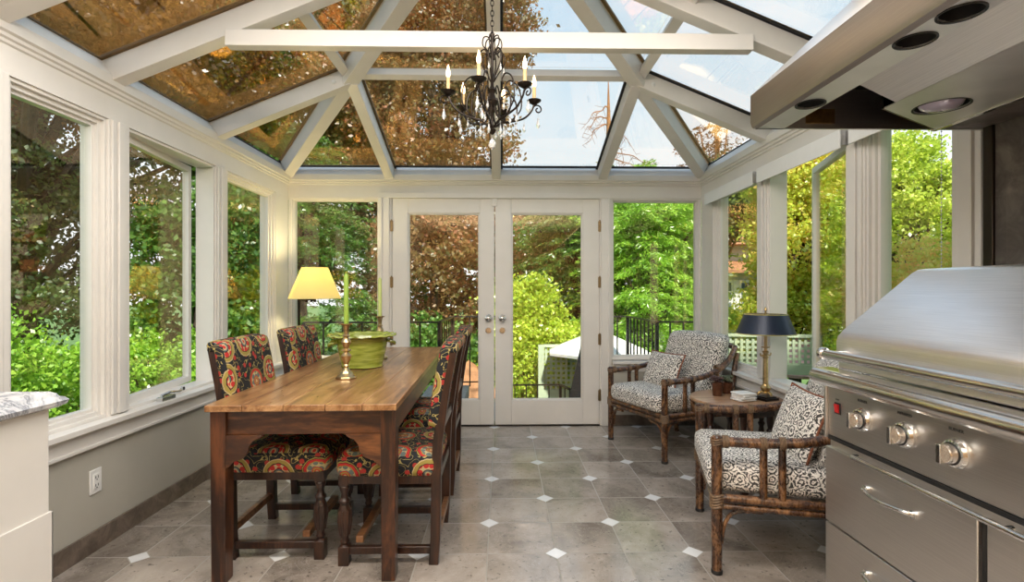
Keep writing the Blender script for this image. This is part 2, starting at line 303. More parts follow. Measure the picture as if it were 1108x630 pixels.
# ------------------------------------------------------------------ mesh helpers
class MB:
    def __init__(s): s.v = []; s.f = []
    def add(s, vs, fs, mat=None):
        o = len(s.v)
        for v in vs:
            v = Vector(v)
            if mat is not None: v = mat @ v
            s.v.append(tuple(v))
        s.f += [tuple(i + o for i in f) for f in fs]; return s
    def box(s, a, b, mat=None):
        x0, x1 = sorted((a[0], b[0])); y0, y1 = sorted((a[1], b[1])); z0, z1 = sorted((a[2], b[2]))
        return s.add([(x0, y0, z0), (x1, y0, z0), (x1, y1, z0), (x0, y1, z0), (x0, y0, z1), (x1, y0, z1), (x1, y1, z1), (x0, y1, z1)],
                     [(0, 3, 2, 1), (4, 5, 6, 7), (0, 1, 5, 4), (1, 2, 6, 5), (2, 3, 7, 6), (3, 0, 4, 7)], mat)
    def beam(s, p, q, w, h, up=(0, 0, 1), off=0.0):
        # rectangular bar from p to q, w across, h along up; off moves it along up
        p = Vector(p); q = Vector(q); d = (q - p).normalized(); u = Vector(up); sd_ = d.cross(u).normalized(); u = sd_.cross(d).normalized()
        vs = []
        for c in (p, q):
            for a, b in ((-1, -1), (1, -1), (1, 1), (-1, 1)):
                vs.append(c + sd_ * (a * w / 2) + u * (b * h / 2 + off))
        return s.add(vs, [(3, 2, 1, 0), (4, 5, 6, 7), (0, 1, 5, 4), (1, 2, 6, 5), (2, 3, 7, 6), (3, 0, 4, 7)])
    def prism(s, poly, z0, z1, mat=None):
        n = len(poly); vs = [(x, y, z0) for x, y in poly] + [(x, y, z1) for x, y in poly]
        fs = [tuple(range(n - 1, -1, -1)), tuple(range(n, 2 * n))] + [(i, (i + 1) % n, n + (i + 1) % n, n + i) for i in range(n)]
        return s.add(vs, fs, mat)
    def slab(s, pts, th):
        # planar polygon given in 3-D, thickened by th along its normal
        P = [Vector(p) for p in pts]; nr = (P[1] - P[0]).cross(P[2] - P[0]).normalized(); n = len(P)
        vs = [p for p in P] + [p + nr * th for p in P]
        fs = [tuple(range(n - 1, -1, -1)), tuple(range(n, 2 * n))] + [(i, (i + 1) % n, n + (i + 1) % n, n + i) for i in range(n)]
        return s.add(vs, fs)
    def lathe(s, prof, c=(0, 0, 0), seg=24, mat=None, caps=True):
        vs = []; fs = []
        for r, z in prof:
            for k in range(seg):
                a = 2 * PI * k / seg; vs.append((c[0] + r * math.cos(a), c[1] + r * math.sin(a), c[2] + z))
        for i in range(len(prof) - 1):
            for k in range(seg):
                k2 = (k + 1) % seg; fs.append((i * seg + k, i * seg + k2, (i + 1) * seg + k2, (i + 1) * seg + k))
        if caps:
            fs.append(tuple(range(seg - 1, -1, -1))); fs.append(tuple(range((len(prof) - 1) * seg, len(prof) * seg)))
        return s.add(vs, fs, mat)
    def tube(s, pts, r, seg=8, closed=False):
        P = [Vector(p) for p in pts]; n = len(P); rs = r if isinstance(r, (list, tuple)) else [r] * n
        vs = []; fs = []; prev = None
        for i in range(n):
            if closed: d = (P[(i + 1) % n] - P[i - 1]).normalized()
            else: d = (P[min(i + 1, n - 1)] - P[max(i - 1, 0)]).normalized()
            if prev is None:
                a = Vector((0, 0, 1)) if abs(d.z) < 0.9 else Vector((1, 0, 0)); u = d.cross(a).normalized()
            else:
                u = prev - d * prev.dot(d); u = u.normalized()
            prev = u; w = d.cross(u)
            for k in range(seg):
                t_ = 2 * PI * k / seg; vs.append(P[i] + (u * math.cos(t_) + w * math.sin(t_)) * rs[i])
        m = n if closed else n - 1
        for i in range(m):
            j = (i + 1) % n
            for k in range(seg):
                k2 = (k + 1) % seg; fs.append((i * seg + k, i * seg + k2, j * seg + k2, j * seg + k))
        if not closed: fs.append(tuple(range(seg - 1, -1, -1))); fs.append(tuple(range((n - 1) * seg, n * seg)))
        return s.add(vs, fs)
    def rbox(s, h, r, puff=0.0, c=(0, 0, 0), N=10, mat=None, fn=None):
        # rounded, slightly puffed cushion; h = half sizes
        hx, hy, hz = h; key = {}; vs = []; fs = []
        def vid(i, j, k):
            q = (i, j, k)
            if q in key: return key[q]
            p = [(-1 + 2 * i / N), (-1 + 2 * j / N), (-1 + 2 * k / N)]
            p = [math.copysign(abs(t_) ** 0.8, t_) for t_ in p]
            P = Vector((p[0] * hx, p[1] * hy, p[2] * hz))
            I = Vector((max(-hx + r, min(hx - r, P.x)), max(-hy + r, min(hy - r, P.y)), max(-hz + r, min(hz - r, P.z))))
            D = P - I
            if D.length > 1e-9: P = I + D.normalized() * r
            P.z += puff * p[2] * (1 - p[0] ** 2) * (1 - p[1] ** 2)
            if fn: P = fn(P)
            key[q] = len(vs); vs.append(P + Vector(c)); return key[q]
        for a in range(N):
            for b in range(N):
                fs.append((vid(a, b, 0), vid(a, b + 1, 0), vid(a + 1, b + 1, 0), vid(a + 1, b, 0)))
                fs.append((vid(a, b, N), vid(a + 1, b, N), vid(a + 1, b + 1, N), vid(a, b + 1, N)))
                fs.append((vid(a, 0, b), vid(a + 1, 0, b), vid(a + 1, 0, b + 1), vid(a, 0, b + 1)))
                fs.append((vid(a, N, b), vid(a, N, b + 1), vid(a + 1, N, b + 1), vid(a + 1, N, b)))
                fs.append((vid(0, a, b), vid(0, a, b + 1), vid(0, a + 1, b + 1), vid(0, a + 1, b)))
                fs.append((vid(N, a, b), vid(N, a + 1, b), vid(N, a + 1, b + 1), vid(N, a, b + 1)))
        return s.add(vs, fs, mat)
    def build(s, name, mat, parent=None, bevel=0.0, loc=None, rz=0.0, angle=38):
        me = bpy.data.meshes.new(name); me.from_pydata(s.v, [], s.f); me.update()
        uvl = me.uv_layers.new(name='UVMap'); co = s.v
        dat = np.zeros(len(me.loops) * 2, np.float32)
        for p in me.polygons:
            n = p.normal; ax, ay, az = abs(n.x), abs(n.y), abs(n.z)
            for li in p.loop_indices:
                v = co[me.loops[li].vertex_index]
                if az >= ax and az >= ay: q = (v[0], v[1])
                elif ax >= ay: q = (v[1], v[2])
                else: q = (v[0], v[2])
                dat[li * 2] = q[0]; dat[li * 2 + 1] = q[1]
        uvl.data.foreach_set('uv', dat)
        me.polygons.foreach_set('use_smooth', [True] * len(me.polygons))
        me.set_sharp_from_angle(angle=R(angle))
        me.materials.append(mat if not isinstance(mat, str) else M[mat])
        o = bpy.data.objects.new(name, me); col.objects.link(o)
        if parent is not None: o.parent = parent
        if loc is not None: o.location = loc
        o.rotation_euler.z = rz
        if bevel:
            b = o.modifiers.new('bevel', 'BEVEL'); b.width = bevel; b.segments = 2; b.limit_method = 'ANGLE'; b.angle_limit = R(40)
        return o

def tag(o, label, cat, group=None, kind=None):
    o['label'] = label; o['category'] = cat
    if group: o['group'] = group
    if kind: o['kind'] = kind
    return o
def thing(name, label, cat, loc=(0, 0, 0), rz=0.0, group=None):
    o = bpy.data.objects.new(name, None); col.objects.link(o); o.location = loc; o.rotation_euler.z = rz
    o.empty_display_size = 0.1
    return tag(o, label, cat, group)
def struct(o, label=None):
    o['kind'] = 'structure'
    if label: o['label'] = label
    return o
def copy_tree(o, parent=None):
    c = o.copy(); col.objects.link(c)
    if parent is not None: c.parent = parent
    for ch in [x for x in bpy.data.objects if x.parent == o]: copy_tree(ch, c)
    return c
def bez(p, n=12):
    # Catmull-Rom through points
    P = [Vector(q) for q in p]; P = [P[0] * 2 - P[1]] + P + [P[-1] * 2 - P[-2]]; out = []
    for i in range(1, len(P) - 2):
        for k in range(n):
            t_ = k / n; a, b, c, d = P[i - 1], P[i], P[i + 1], P[i + 2]
            out.append(0.5 * ((2 * b) + (c - a) * t_ + (2 * a - 5 * b + 4 * c - d) * t_ ** 2 + (3 * b - a - 3 * c + d) * t_ ** 3))
    out.append(P[-2]); return out

# ================================================================== THE ROOM
XL, XR, YB = -1.96, 1.86, 4.79
XC = (XL + XR) / 2; YO = 1.97; ZF = 2.11
KS, KB = 0.41, 0.32; ZR = 2.28; GL = 0.125
def pl(side, d, y, dz=0.0):
    # point on the side slope, d metres in from the wall
    return Vector((XL + d if side < 0 else XR - d, y, ZR + KS * d + dz))
def pb(x, d, dz=0.0): return Vector((x, YB - 0.04 - d, ZR + KB * d + dz))
HR = KS / KB                                   # hip: dy = HR * dx
def hip(side, d, dz=0.0): return Vector((XL + d if side < 0 else XR - d, YB - 0.04 - HR * d, ZR + KS * d + dz))
DJ = 0.93; YJ = YB - 0.04 - HR * DJ; DA = (XR - XL) / 2; YA = YB - 0.04 - HR * DA

struct(MB().box((-2.2, -3.2, -0.12), (2.1, YB + 0.14, 0)).build('floor', 'floor'), 'polished taupe stone tile floor with small white diamond insets')

def long_wall(side):
    s = side; X = XL if s < 0 else XR; o = X + 0.14 * s
    b = MB(); b.box((X, YO, 0), (o, YB + 0.14, 0.61))
    w = b.build('wall_left' if s < 0 else 'wall_right', 'wallpaint'); struct(w)
    b = MB(); b.box((X, -3.2, 0), (o, YO, 2.75))
    struct(b.build('wall_left' if s < 0 else 'wall_right', 'paint'))
long_wall(-1); long_wall(1)
b = MB(); b.box((XL, YB, 0), (-1.13, YB + 0.14, 0.61)); b.box((1.02, YB, 0), (XR, YB + 0.14, 0.61)); struct(b.build('wall_back', 'wallpaint'))
struct(MB().box((-2.1, -3.34, 0), (2.0, -3.2, 2.75)).build('wall_front', 'housewall'))
struct(MB().box((-2.1, -3.34, 2.70), (2.0, 1.90, 2.78)).build('ceiling', 'paint'))
struct(MB().box((-2.2, -7, 2.80), (7, 1.86, 6.3)).build('house_shade_block', 'siding'), 'unseen cream house block added to keep sun off the glass room')  # unseen mass, added and sized to block direct sun
# gable wall over the opening to the house
poly = [(XL - .14, ZR - 0.02), (XL, ZR), (XL + 1.0, ZR + 0.41), (XR - 1.0, ZR + 0.41), (XR, ZR), (XR + .14, ZR - 0.02), (XR + .14, ZR + 0.25), (XC, 3.45), (XL - .14, ZR + 0.25)]
g = MB(); n = len(poly); vs = [(x, 1.87, z) for x, z in poly] + [(x, YO, z) for x, z in poly]
g.add(vs, [tuple(range(n)), tuple(range(2 * n - 1, n - 1, -1))] + [(i, n + i, n + (i + 1) % n, (i + 1) % n) for i in range(n)])
struct(g.build('wall_gable', 'paint', bevel=0.003))

# stone skirting
for nm, a, c in (('baseboard_left', (XL, YO, 0), (XL + .012, YB, .10)), ('baseboard_right', (XR - .012, YO, 0), (XR, YB, .10))):
    struct(MB().box(a, c).build(nm, 'basestone', bevel=0.002))
b = MB(); b.box((XL, YB - .012, 0), (-1.135, YB, .10)); b.box((1.025, YB - .012, 0), (XR, YB, .10)); struct(b.build('baseboard_back', 'basestone', bevel=0.002))

# trims are numbered one after the other
TN = [0]
def trim(b, mat='paint', bevel=0.003, label=None, **k):
    TN[0] += 1; return struct(b.build('trim_%d' % TN[0], mat, bevel=bevel, **k), label)

# frieze and cornice swept round the three walls with mitred corners
prof = [(0, ZF), (0, 2.225), (.010, 2.23), (.010, 2.243), (.022, 2.248), (.022, 2.262), (.036, 2.268), (.036, 2.315), (.03, 2.325), (-.03, 2.405), (-.14, 2.405), (-.14, ZF)]
b = MB(); n = len(prof); vs = []
for k in range(4):
    for d, z in prof:
        x = XL + d if k < 2 else XR - d; y = 1.87 if k in (0, 3) else YB - d
        vs.append((x, y, z))
fs = []
for k in range(3):
    for i in range(n):
        j = (i + 1) % n; fs.append((k * n + i, (k + 1) * n + i, (k + 1) * n + j, k * n + j))
fs += [tuple(range(n - 1, -1, -1)), tuple(range(3 * n, 4 * n))]
b.add(vs, fs); trim(b, bevel=0, label='white moulded cornice under the glass roof', angle=20)

# wall openings
WIN = [(2.10, 2.62), (2.76, 3.59), (3.73, 4.53)]
posts = [(YO - .02, 2.10), (2.62, 2.76), (3.59, 3.73), (4.53, YB)]
for s in (-1, 1):
    X = XL if s < 0 else XR
    for (a, c) in posts:
        b = MB(); b.box((X, a, .61), (X + .14 * s, c, ZF))
        if c - a < 0.2:
            b.box((X - .012 * s, a + .012, .63), (X, a + .040, ZF)); b.box((X - .012 * s, c - .040, .63), (X, c - .012, ZF)); b.box((X - .020 * s, a + .046, .63), (X, c - .046, ZF))
        trim(b)
    b = MB(); b.box((X - .055 * s, YO, .595), (X + .05 * s, YB - .04, .622)); b.box((X - .018 * s, YO, .505), (X, YB - .018, .597)); b.box((X - .028 * s, YO, .505), (X, YB - .028, .522))
    trim(b, label='white window sill board along the %s wall' % ('left' if s < 0 else 'right'))
b = MB()
for a, c in ((XL + .03, -1.135), (1.025, XR - .03)):
    b.box((a, YB - .055, .575), (c, YB + .05, .603)); b.box((a, YB - .018, .50), (c, YB, .577)); b.box((a, YB, .60), (c, YB + .14, .625))
trim(b, label='white sill board under the windows beside the doors')
b = MB()
for a, c in ((XL, -1.945), (-1.13, -1.015), (.905, 1.02), (1.848, XR)): b.box((a, YB, 0.0 if abs(a) < 1.5 and a > -1.5 else .60), (c, YB + .14, ZF))
b.box((-1.125, YB - .018, 0), (-1.035, YB + .001, 2.105)); b.box((.92, YB - .018, 0), (1.01, YB + .001, 2.105)); b.box((-1.130, YB - .020, 2.105), (1.015, YB + .002, 2.155))
b.box((-1.115, YB - .028, 0), (-1.10, YB - .01, 2.105)); b.box((.985, YB - .028, 0), (1.0, YB - .01, 2.105))
trim(b, label='white casing round the french doors')

WN = [0]
def window(axis, face, out, a, c, z0, z1, sash=.040, opened=None, blind=False):
    # axis 'x': the window lies in a plane of constant x; out is the outward sign
    WN[0] += 1
    def P(u, d, z): return (face + out * d, u, z) if axis == 'x' else (u, face + out * d, z)
    fr = MB()
    def ring(mb, a, c, z0, z1, w, d0, d1, P=P):
        mb.box(P(a, d0, z0), P(a + w, d1, z1)); mb.box(P(c - w, d0, z0), P(c, d1, z1))
        mb.box(P(a + w, d0, z0), P(c - w, d1, z0 + w)); mb.box(P(a + w, d0, z1 - w), P(c - w, d1, z1))
    ring(fr, a, c, z0, z1, .016, .010, .13); 
    o = fr.build('window_%d' % WN[0], 'paint', bevel=0.002); struct(o)
    sb = MB(); gb = MB(); gk = MB()
    if opened is None:
        ring(sb, a + .012, c - .012, z0 + .012, z1 - .012, sash * .6, .028, .09); ring(sb, a + .012, c - .012, z0 + .012, z1 - .012, sash, .045, .085)
        so_ = sb.build('sash', 'paint', o, bevel=0.002)
        gb.box(P(a + .012 + sash * .8, .062, z0 + .012 + sash * .8), P(c - .012 - sash * .8, .070, z1 - .012 - sash * .8)); gb.build('pane', 'glass', so_)
    else:
        # casement hinged at its near jamb, swung outward by opened degrees
        L = c - a - .03; H = z1 - z0 - .03
        def Q(u, d, z): return (out * d, u, z)
        ring(sb, 0, L, 0, H, sash, 0.0, .04, Q); gb.box(Q(sash * .8, .016, sash * .8), Q(L - sash * .8, .024, H - sash * .8))
        so_ = sb.build('sash', 'paint', o, bevel=0.002); so_.location = (face + out * .050, a + .015, z0 + .015); so_.rotation_euler.z = -out * R(opened)
        gb.build('pane', 'glass', so_)
    return o
for s, X in ((-1, XL), (1, XR)):
    for i, (a, c) in enumerate(WIN):
        w = window('x', X, s, a, c, .622, ZF, opened=({-1: 7.5, 1: 17}[s] if i == 1 else None))
        w['label'] = '%s wall window, %s' % ('left' if s < 0 else 'right', ['nearest to the camera', 'middle one, standing ajar', 'farthest, by the corner'][i])
        if s < 0 and i == 1:
            cx, cy, cz = X + .028, 3.02, .632
            h = MB(); h.box((cx - .02, cy - .06, cz - .010), (cx + .016, cy + .06, cz + .014)); h.tube(bez([(cx, cy - .05, cz + .02), (cx + .02, cy, cz + .035), (cx + .012, cy + .10, cz + .022), (cx + .005, cy + .14, cz + .03)]), .008)
            h.lathe([(.010, -.012), (.013, 0), (.010, .012)], (cx + .005, cy + .145, cz + .03), 10); h.build('crank_handle', 'chrome', w, bevel=0.002)
for a, c in ((-1.945, -1.13), (1.02, 1.848)):
    w = window('y', YB, 1, a, c, .622, ZF, sash=.016)
    w['label'] = 'fixed window %s of the french doors' % ('left' if a < 0 else 'right')

# french doors
def french_door(n, x0, x1, gx0, gx1, hinge_x, knob_x, label):
    y0, y1 = YB + .002, YB + .046; z0, z1 = .012, 2.105; g0, g1 = .235, 1.972
    b = MB(); b.box((x0, y0, z0), (gx0, y1, z1)); b.box((gx1, y0, z0), (x1, y1, z1)); b.box((gx0, y0, z0), (gx1, y1, g0)); b.box((gx0, y0, g1), (gx1, y1, z1))
    for w, d in ((.016, .010), (.008, .004)):
        b.box((gx0, y0 + d, g0), (gx0 + w, y1 - .006, g1)); b.box((gx1 - w, y0 + d, g0), (gx1, y1 - .006, g1)); b.box((gx0 + w, y0 + d, g0), (gx1 - w, y1 - .006, g0 + w)); b.box((gx0 + w, y0 + d, g1 - w), (gx1 - w, y1 - .006, g1))
    o = b.build('door_%d' % n, 'paint', bevel=0.003); struct(o, label)
    MB().box((gx0 + .004, y0 + .020, g0 + .004), (gx1 - .004, y0 + .028, g1 - .004)).build('pane', 'glass', o)
    for z, r in ((1.0, .024), (.885, .020)):
        k = MB(); mt = Matrix.Translation((knob_x, y0, z)) @ Matrix.Rotation(R(90), 4, 'X')
        k.lathe([(.034 if z > .95 else .030, 0), (.034 if z > .95 else .030, .006), (.026, .012)], (0, 0, 0), 20, mt)
        if z > .95: k.lathe([(.011, .01), (.011, .03), (.022, .036), (.028, .048), (.026, .060), (.014, .068), (.003, .070)], (0, 0, 0), 20, mt)
        else: k.lathe([(.018, .01), (.018, .018)], (0, 0, 0), 16, mt); k.box((-.004, -.014, .018), (.004, .014, .03), mt)
        k.build('door_knob' if z > .95 else 'deadbolt', 'chrome', o)
    for z in (1.85, 1.33, .80, .28):
        h = MB(); h.lathe([(.007, -.052), (.007, .052)], (hinge_x, y0 - .006, z), 10); h.lathe([(.009, .05), (.004, .06)], (hinge_x, y0 - .006, z), 10); h.box((hinge_x - .014, y0 - .004, z - .048), (hinge_x + .014, y0 + .002, z + .048)); h.build('hinge', 'hinge', o)
    return o
d1 = french_door(1, -1.012, -.071, -.869, -.204, -1.016, -.125, 'left leaf of the white french doors')
d2 = french_door(2, -.063, .903, .087, .752, .908, .004, 'right leaf of the white french doors')
MB().box((-.095, YB - .012, 2.035), (-.045, YB + .004, 2.115)).build('door_catch', 'paint', d1, bevel=0.003)
b = MB(); b.box((-1.015, YB - .01, 0), (.907, YB + .14, .012)); trim(b, 'darkpanel', label='dark bronze threshold under the french doors')

# ------------------------------------------------------------------ glass roof
up_s = {s: Vector((KS * s, 0, 1)).normalized() for s in (-1, 1)}
up_s = {-1: Vector((-KS, 0, 1)).normalized(), 1: Vector((KS, 0, 1)).normalized()}
up_b = Vector((0, KB, 1)).normalized()
def rafter(p, q, up, w=.085, h=.11, cap=True, label=None):
    o = trim(MB().beam(p, q, w, h, up, h / 2), label=label)
    if cap: MB().beam(p, q, w + .034, .012, up, h + .008).build('glazing_gasket', 'black', o)
    return o
for s in (-1, 1):
    nm = 'left' if s < 0 else 'right'
    rafter(pl(s, -.02, 3.58), pl(s, DJ, 3.58), up_s[s], label='white rafter of the %s roof slope meeting the hip' % nm)
    rafter(pl(s, -.02, 2.64), pl(s, (YB - .04 - 2.64) / HR, 2.64), up_s[s], label='white rafter of the %s roof slope at the tie beam' % nm)
    rafter(pl(s, -.02, 2.015), pl(s, DA, 2.015), up_s[s], w=.09, label='white rafter of the %s roof slope at the gable' % nm)
    rafter(hip(s, 0), hip(s, DA + .02), Vector((KS * s, KB, 1)).normalized(), w=.10, h=.12, label='white hip rafter rising from the back %s corner' % nm)
    rafter(pb(XC + s * (DA - DJ), -.02), pb(XC + s * (DA - DJ), HR * DJ), up_b, w=.08, label='short white jack rafter of the back slope, %s' % nm)
    b = MB().beam(pl(s, DJ, YJ), pl(s, DJ, YO), .06, .06, up_s[s], .085); trim(b, label='white purlin bar of the %s slope' % nm)
rafter(pb(XC, -.02), pb(XC, HR * DA + .03), up_b, w=.08, label='white centre rafter of the back slope')
trim(MB().beam(pb(XL + DJ, HR * DJ), pb(XR - DJ, HR * DJ), .055, .055, up_b, .09), label='white purlin bar of the back slope')
trim(MB().box((XC - .05, YO, ZR + KS * DA), (XC + .05, YA + .05, ZR + KS * DA + .14)), label='white ridge beam')
tie = trim(MB().box((-1.365, 2.575, 2.462), (1.265, 2.635, 2.542)), label='white tie beam spanning the roof')
for s in (-1, 1):
    for (d, y) in ((DJ - .11, 3.58 - .043),):
        p = pl(s, d, y, .055); m = Matrix.Translation(p) @ Matrix.Rotation(R(90), 4, 'X'); MB().lathe([(.014, 0), (.013, .005), (.006, .009)], (0, 0, 0), 12, m).build('screw_cover', 'plastic', tie)
def pane(pts, label):
    WN[0] += 1; struct(MB().slab(pts, .008).build('window_%d' % WN[0], 'roofglass'), label)
Y1, Y2, Y3 = 2.64, 3.58, 2.0
d1_ = (YB - .04 - Y1) / HR
for s in (-1, 1):
    q = 'left' if s < 0 else 'right'
    pane([pl(s, 0, YB - .04, GL), pl(s, 0, Y2, GL), pl(s, DJ, YJ, GL)], '%s roof slope, triangular pane at the corner' % q)
    pane([pl(s, -.03, Y1, GL), pl(s, -.03, Y2, GL), pl(s, DJ, Y2, GL), pl(s, DJ, Y1, GL)], '%s roof slope, lower pane behind the tie beam' % q)
    pane([pl(s, DJ, Y1, GL), pl(s, DJ, YJ, GL), pl(s, d1_, Y1, GL)], '%s roof slope, upper pane beside the hip' % q)
    pane([pl(s, -.03, Y3, GL), pl(s, -.03, Y1, GL), pl(s, DJ, Y1, GL), pl(s, DJ, Y3, GL)], '%s roof slope, lower pane at the gable' % q)
    pane([pl(s, DJ, Y3, GL), pl(s, DJ, Y1, GL), pl(s, d1_, Y1, GL), pl(s, DA, YA, GL), pl(s, DA, Y3, GL)], '%s roof slope, upper pane at the gable' % q)
    xj = XC + s * (DA - DJ)
    pane([pb(XC + s * DA, 0, GL), pb(xj, 0, GL), pb(xj, HR * DJ, GL)], 'back roof slope, triangular pane on the %s' % q)
    pane([pb(xj, -.03, GL), pb(XC, -.03, GL), pb(XC, HR * DJ, GL), pb(xj, HR * DJ, GL)], 'back roof slope, lower pane %s of centre' % q)
    pane([pb(xj, HR * DJ, GL), pb(XC, HR * DJ, GL), pb(XC, HR * DA, GL)], 'back roof slope, upper pane %s of centre' % q)
# dark eave gaskets under the panes
b = MB()
for s in (-1, 1): b.beam(pl(s, .015, YO), pl(s, .015, YB - .06), .03, .01, up_s[s], GL - .01)
b.beam(pb(XL + .02, .015), pb(XR - .02, .015), .03, .01, up_b, GL - .01); trim(b, 'black', label='black glazing gasket along the eaves')

# stone back panel of the grill niche, soffit, post
st = MB().box((XR - .03, .2, .90), (XR, 1.885, 1.87)).build('wall_grill_niche', 'wallstone'); struct(st, 'rough grey brown stone wall behind the grill')
b = MB().box((XR - .04, 1.885, .61), (XR, 1.925, 2.11)); trim(b, 'darkpanel', label='dark metal edge beside the stone wall')

# wall outlet
ot = thing('wall_outlet', 'white double power outlet on the grey left wall', 'outlet', (XL, 2.53, .335))
MB().box((0, -.036, -.058), (.007, .036, .058)).build('cover_plate', 'plastic', ot, bevel=0.003)
b = MB()
b.box((.006, -.018, -.036), (.011, .018, .036)); b.build('socket_face', 'plastic', ot, bevel=0.002)
for z in (-.019, .019):
    b = MB(); b.box((.0105, -.009, z - .005), (.0122, -.006, z + .007)); b.box((.0105, .006, z - .005), (.0122, .009, z + .007)); b.lathe([(.003, 0), (.003, .0017)], (0, 0, 0), 8, Matrix.Translation((.0105, 0, z - .011)) @ Matrix.Rotation(R(90), 4, 'Y')); b.build('socket_slots', 'black', ot)

# roller blinds on the right wall
for i, (a, c) in enumerate(WIN):
    bl = thing('roller_blind', 'white roller blind rolled up above the %s right window' % ['nearest', 'middle', 'far corner'][i], 'blind', (XR, (a + c) / 2, 0), 0, 'rolled up blinds on the right wall')
    h = (c - a) / 2 + .035
    f = MB().box((-.062, -h, 2.012), (-.052, h, 2.112)).build('fascia', 'blind', bl, bevel=0.002)
    m = Matrix.Translation((-.028, -h + .012, 2.068)) @ Matrix.Rotation(R(-90), 4, 'X')
    MB().lathe([(.022, 0), (.022, 2 * h - .024)], (0, 0, 0), 20, m).build('roll', 'blind', bl)
    for y in (-h, h - .006): MB().box((-.052, y, 2.03), (0.0, y + .006, 2.112)).build('bracket', 'string', bl)
    MB().box((-.050, -h + .02, 2.018), (-.040, h - .02, 2.034)).build('hem_bar', 'blind', bl, bevel=0.002)
    if i == 0:
        ch = MB()
        for k in range(64): ch.lathe([(.0008, -.0035), (.0030, -.002), (.0030, .002), (.0008, .0035)], (-.03, -h + .055, 2.03 - k * .0165), 6)
        ch.tube([(-.03, -h + .055, 2.03), (-.03, -h + .055, .98)], .0008, 4); ch.build('bead_chain', 'string', bl)

# ================================================================== MARBLE COUNTER (left foreground)
ct = thing('counter_cabinet', 'white base cabinet in the left foreground under a marble slab', 'cabinet', (0, 0, 0))
b = MB(); b.box((XL + .005, -.6, 0), (-1.458, 1.695, .872)); b.build('carcass', 'paint', ct, bevel=0.002)
b = MB(); b.box((-1.458, -.6, 0), (-1.450, 1.702, .54)); b.box((XL + .01, 1.695, 0), (-1.450, 1.702, .54)); b.build('plinth_panel', 'paint', ct, bevel=0.002)
b = MB(); poly = [(XL + .004, .873), (-1.443, .873), (-1.426, .882), (-1.422, .895), (-1.430, .905), (-1.440, .909), (-1.444, .918), (-1.456, .926), (XL + .004, .926)]
n = len(poly)
vs = []
for (yy, k) in ((-.65, 0), (1.73, 1)):
    for x, z in poly:
        ins = 0 if not k else -(max(0, -1.422 - x) if x > -1.6 else .034)
        vs.append((x, yy + ins, z))
b.add(vs, [tuple(range(n - 1, -1, -1)), tuple(range(n, 2 * n))] + [(i, (i + 1) % n, n + (i + 1) % n, n + i) for i in range(n)])
mo = b.build('marble_worktop', 'marble', None); tag(mo, 'white grey-veined marble slab on the cabinet at the left edge', 'worktop')

# ================================================================== PINE TABLE
tb = thing('dining_table', 'long honey pine dining table with dark legs and scalloped apron brackets', 'table', (-.868, 3.325, 0), R(1.1))
TL, TW = 1.130, .400
b = MB()
ws = [-.400, -.245, -.075, .10, .255, .400]
for i in range(5): b.box((ws[i] + .0008, -TL, .742), (ws[i + 1] - .0008, TL, .770))
b.build('tabletop', 'pine_top', tb, bevel=0.003)
b = MB(); b.box((-.385, -TL + .05, .722), (.385, -TL + .075, .743)); b.box((-.378, -TL + .045, .635), (.378, -TL + .068, .742)); b.box((-.378, TL - .068, .635), (.378, TL - .045, .742))
b.box((-.385, -TL + .045, .635), (-.362, TL - .045, .742)); b.box((.362, -TL + .045, .635), (.385, TL - .045, .742)); b.build('apron', 'pine_dark', tb, bevel=0.003)
for sx in (-1, 1):
    for sy in (-1, 1):
        x = sx * .358; y = sy * (TL - .068); b = MB()
        b.add([(x - .029, y - .036, 0), (x + .029, y - .036, 0), (x + .029, y + .036, 0), (x - .029, y + .036, 0), (x - .033, y - .040, .742), (x + .033, y - .040, .742), (x + .033, y + .040, .742), (x - .033, y + .040, .742)], [(0, 3, 2, 1), (4, 5, 6, 7), (0, 1, 5, 4), (1, 2, 6, 5), (2, 3, 7, 6), (3, 0, 4, 7)])
        b.build('leg', 'leg_dark', tb, bevel=0.004)
        # curved bracket between leg and end apron
        pr = [(0, .636), (.155, .636), (.140, .622), (.115, .612), (.098, .590), (.092, .560), (.070, .535), (.030, .520), (.012, .500), (0, .492)]
        vs = []; n = len(pr)
        for t_ in (0, .018):
            for u, z in pr: vs.append((x - sx * (.030 + u), y + sy * (.034 - t_) * 1 , z))
        b = MB(); b.add(vs, [tuple(range(n)), tuple(range(2 * n - 1, n - 1, -1))] + [(i, n + i, n + (i + 1) % n, (i + 1) % n) for i in range(n)])
        b.build('apron_bracket', 'pine_dark', tb)

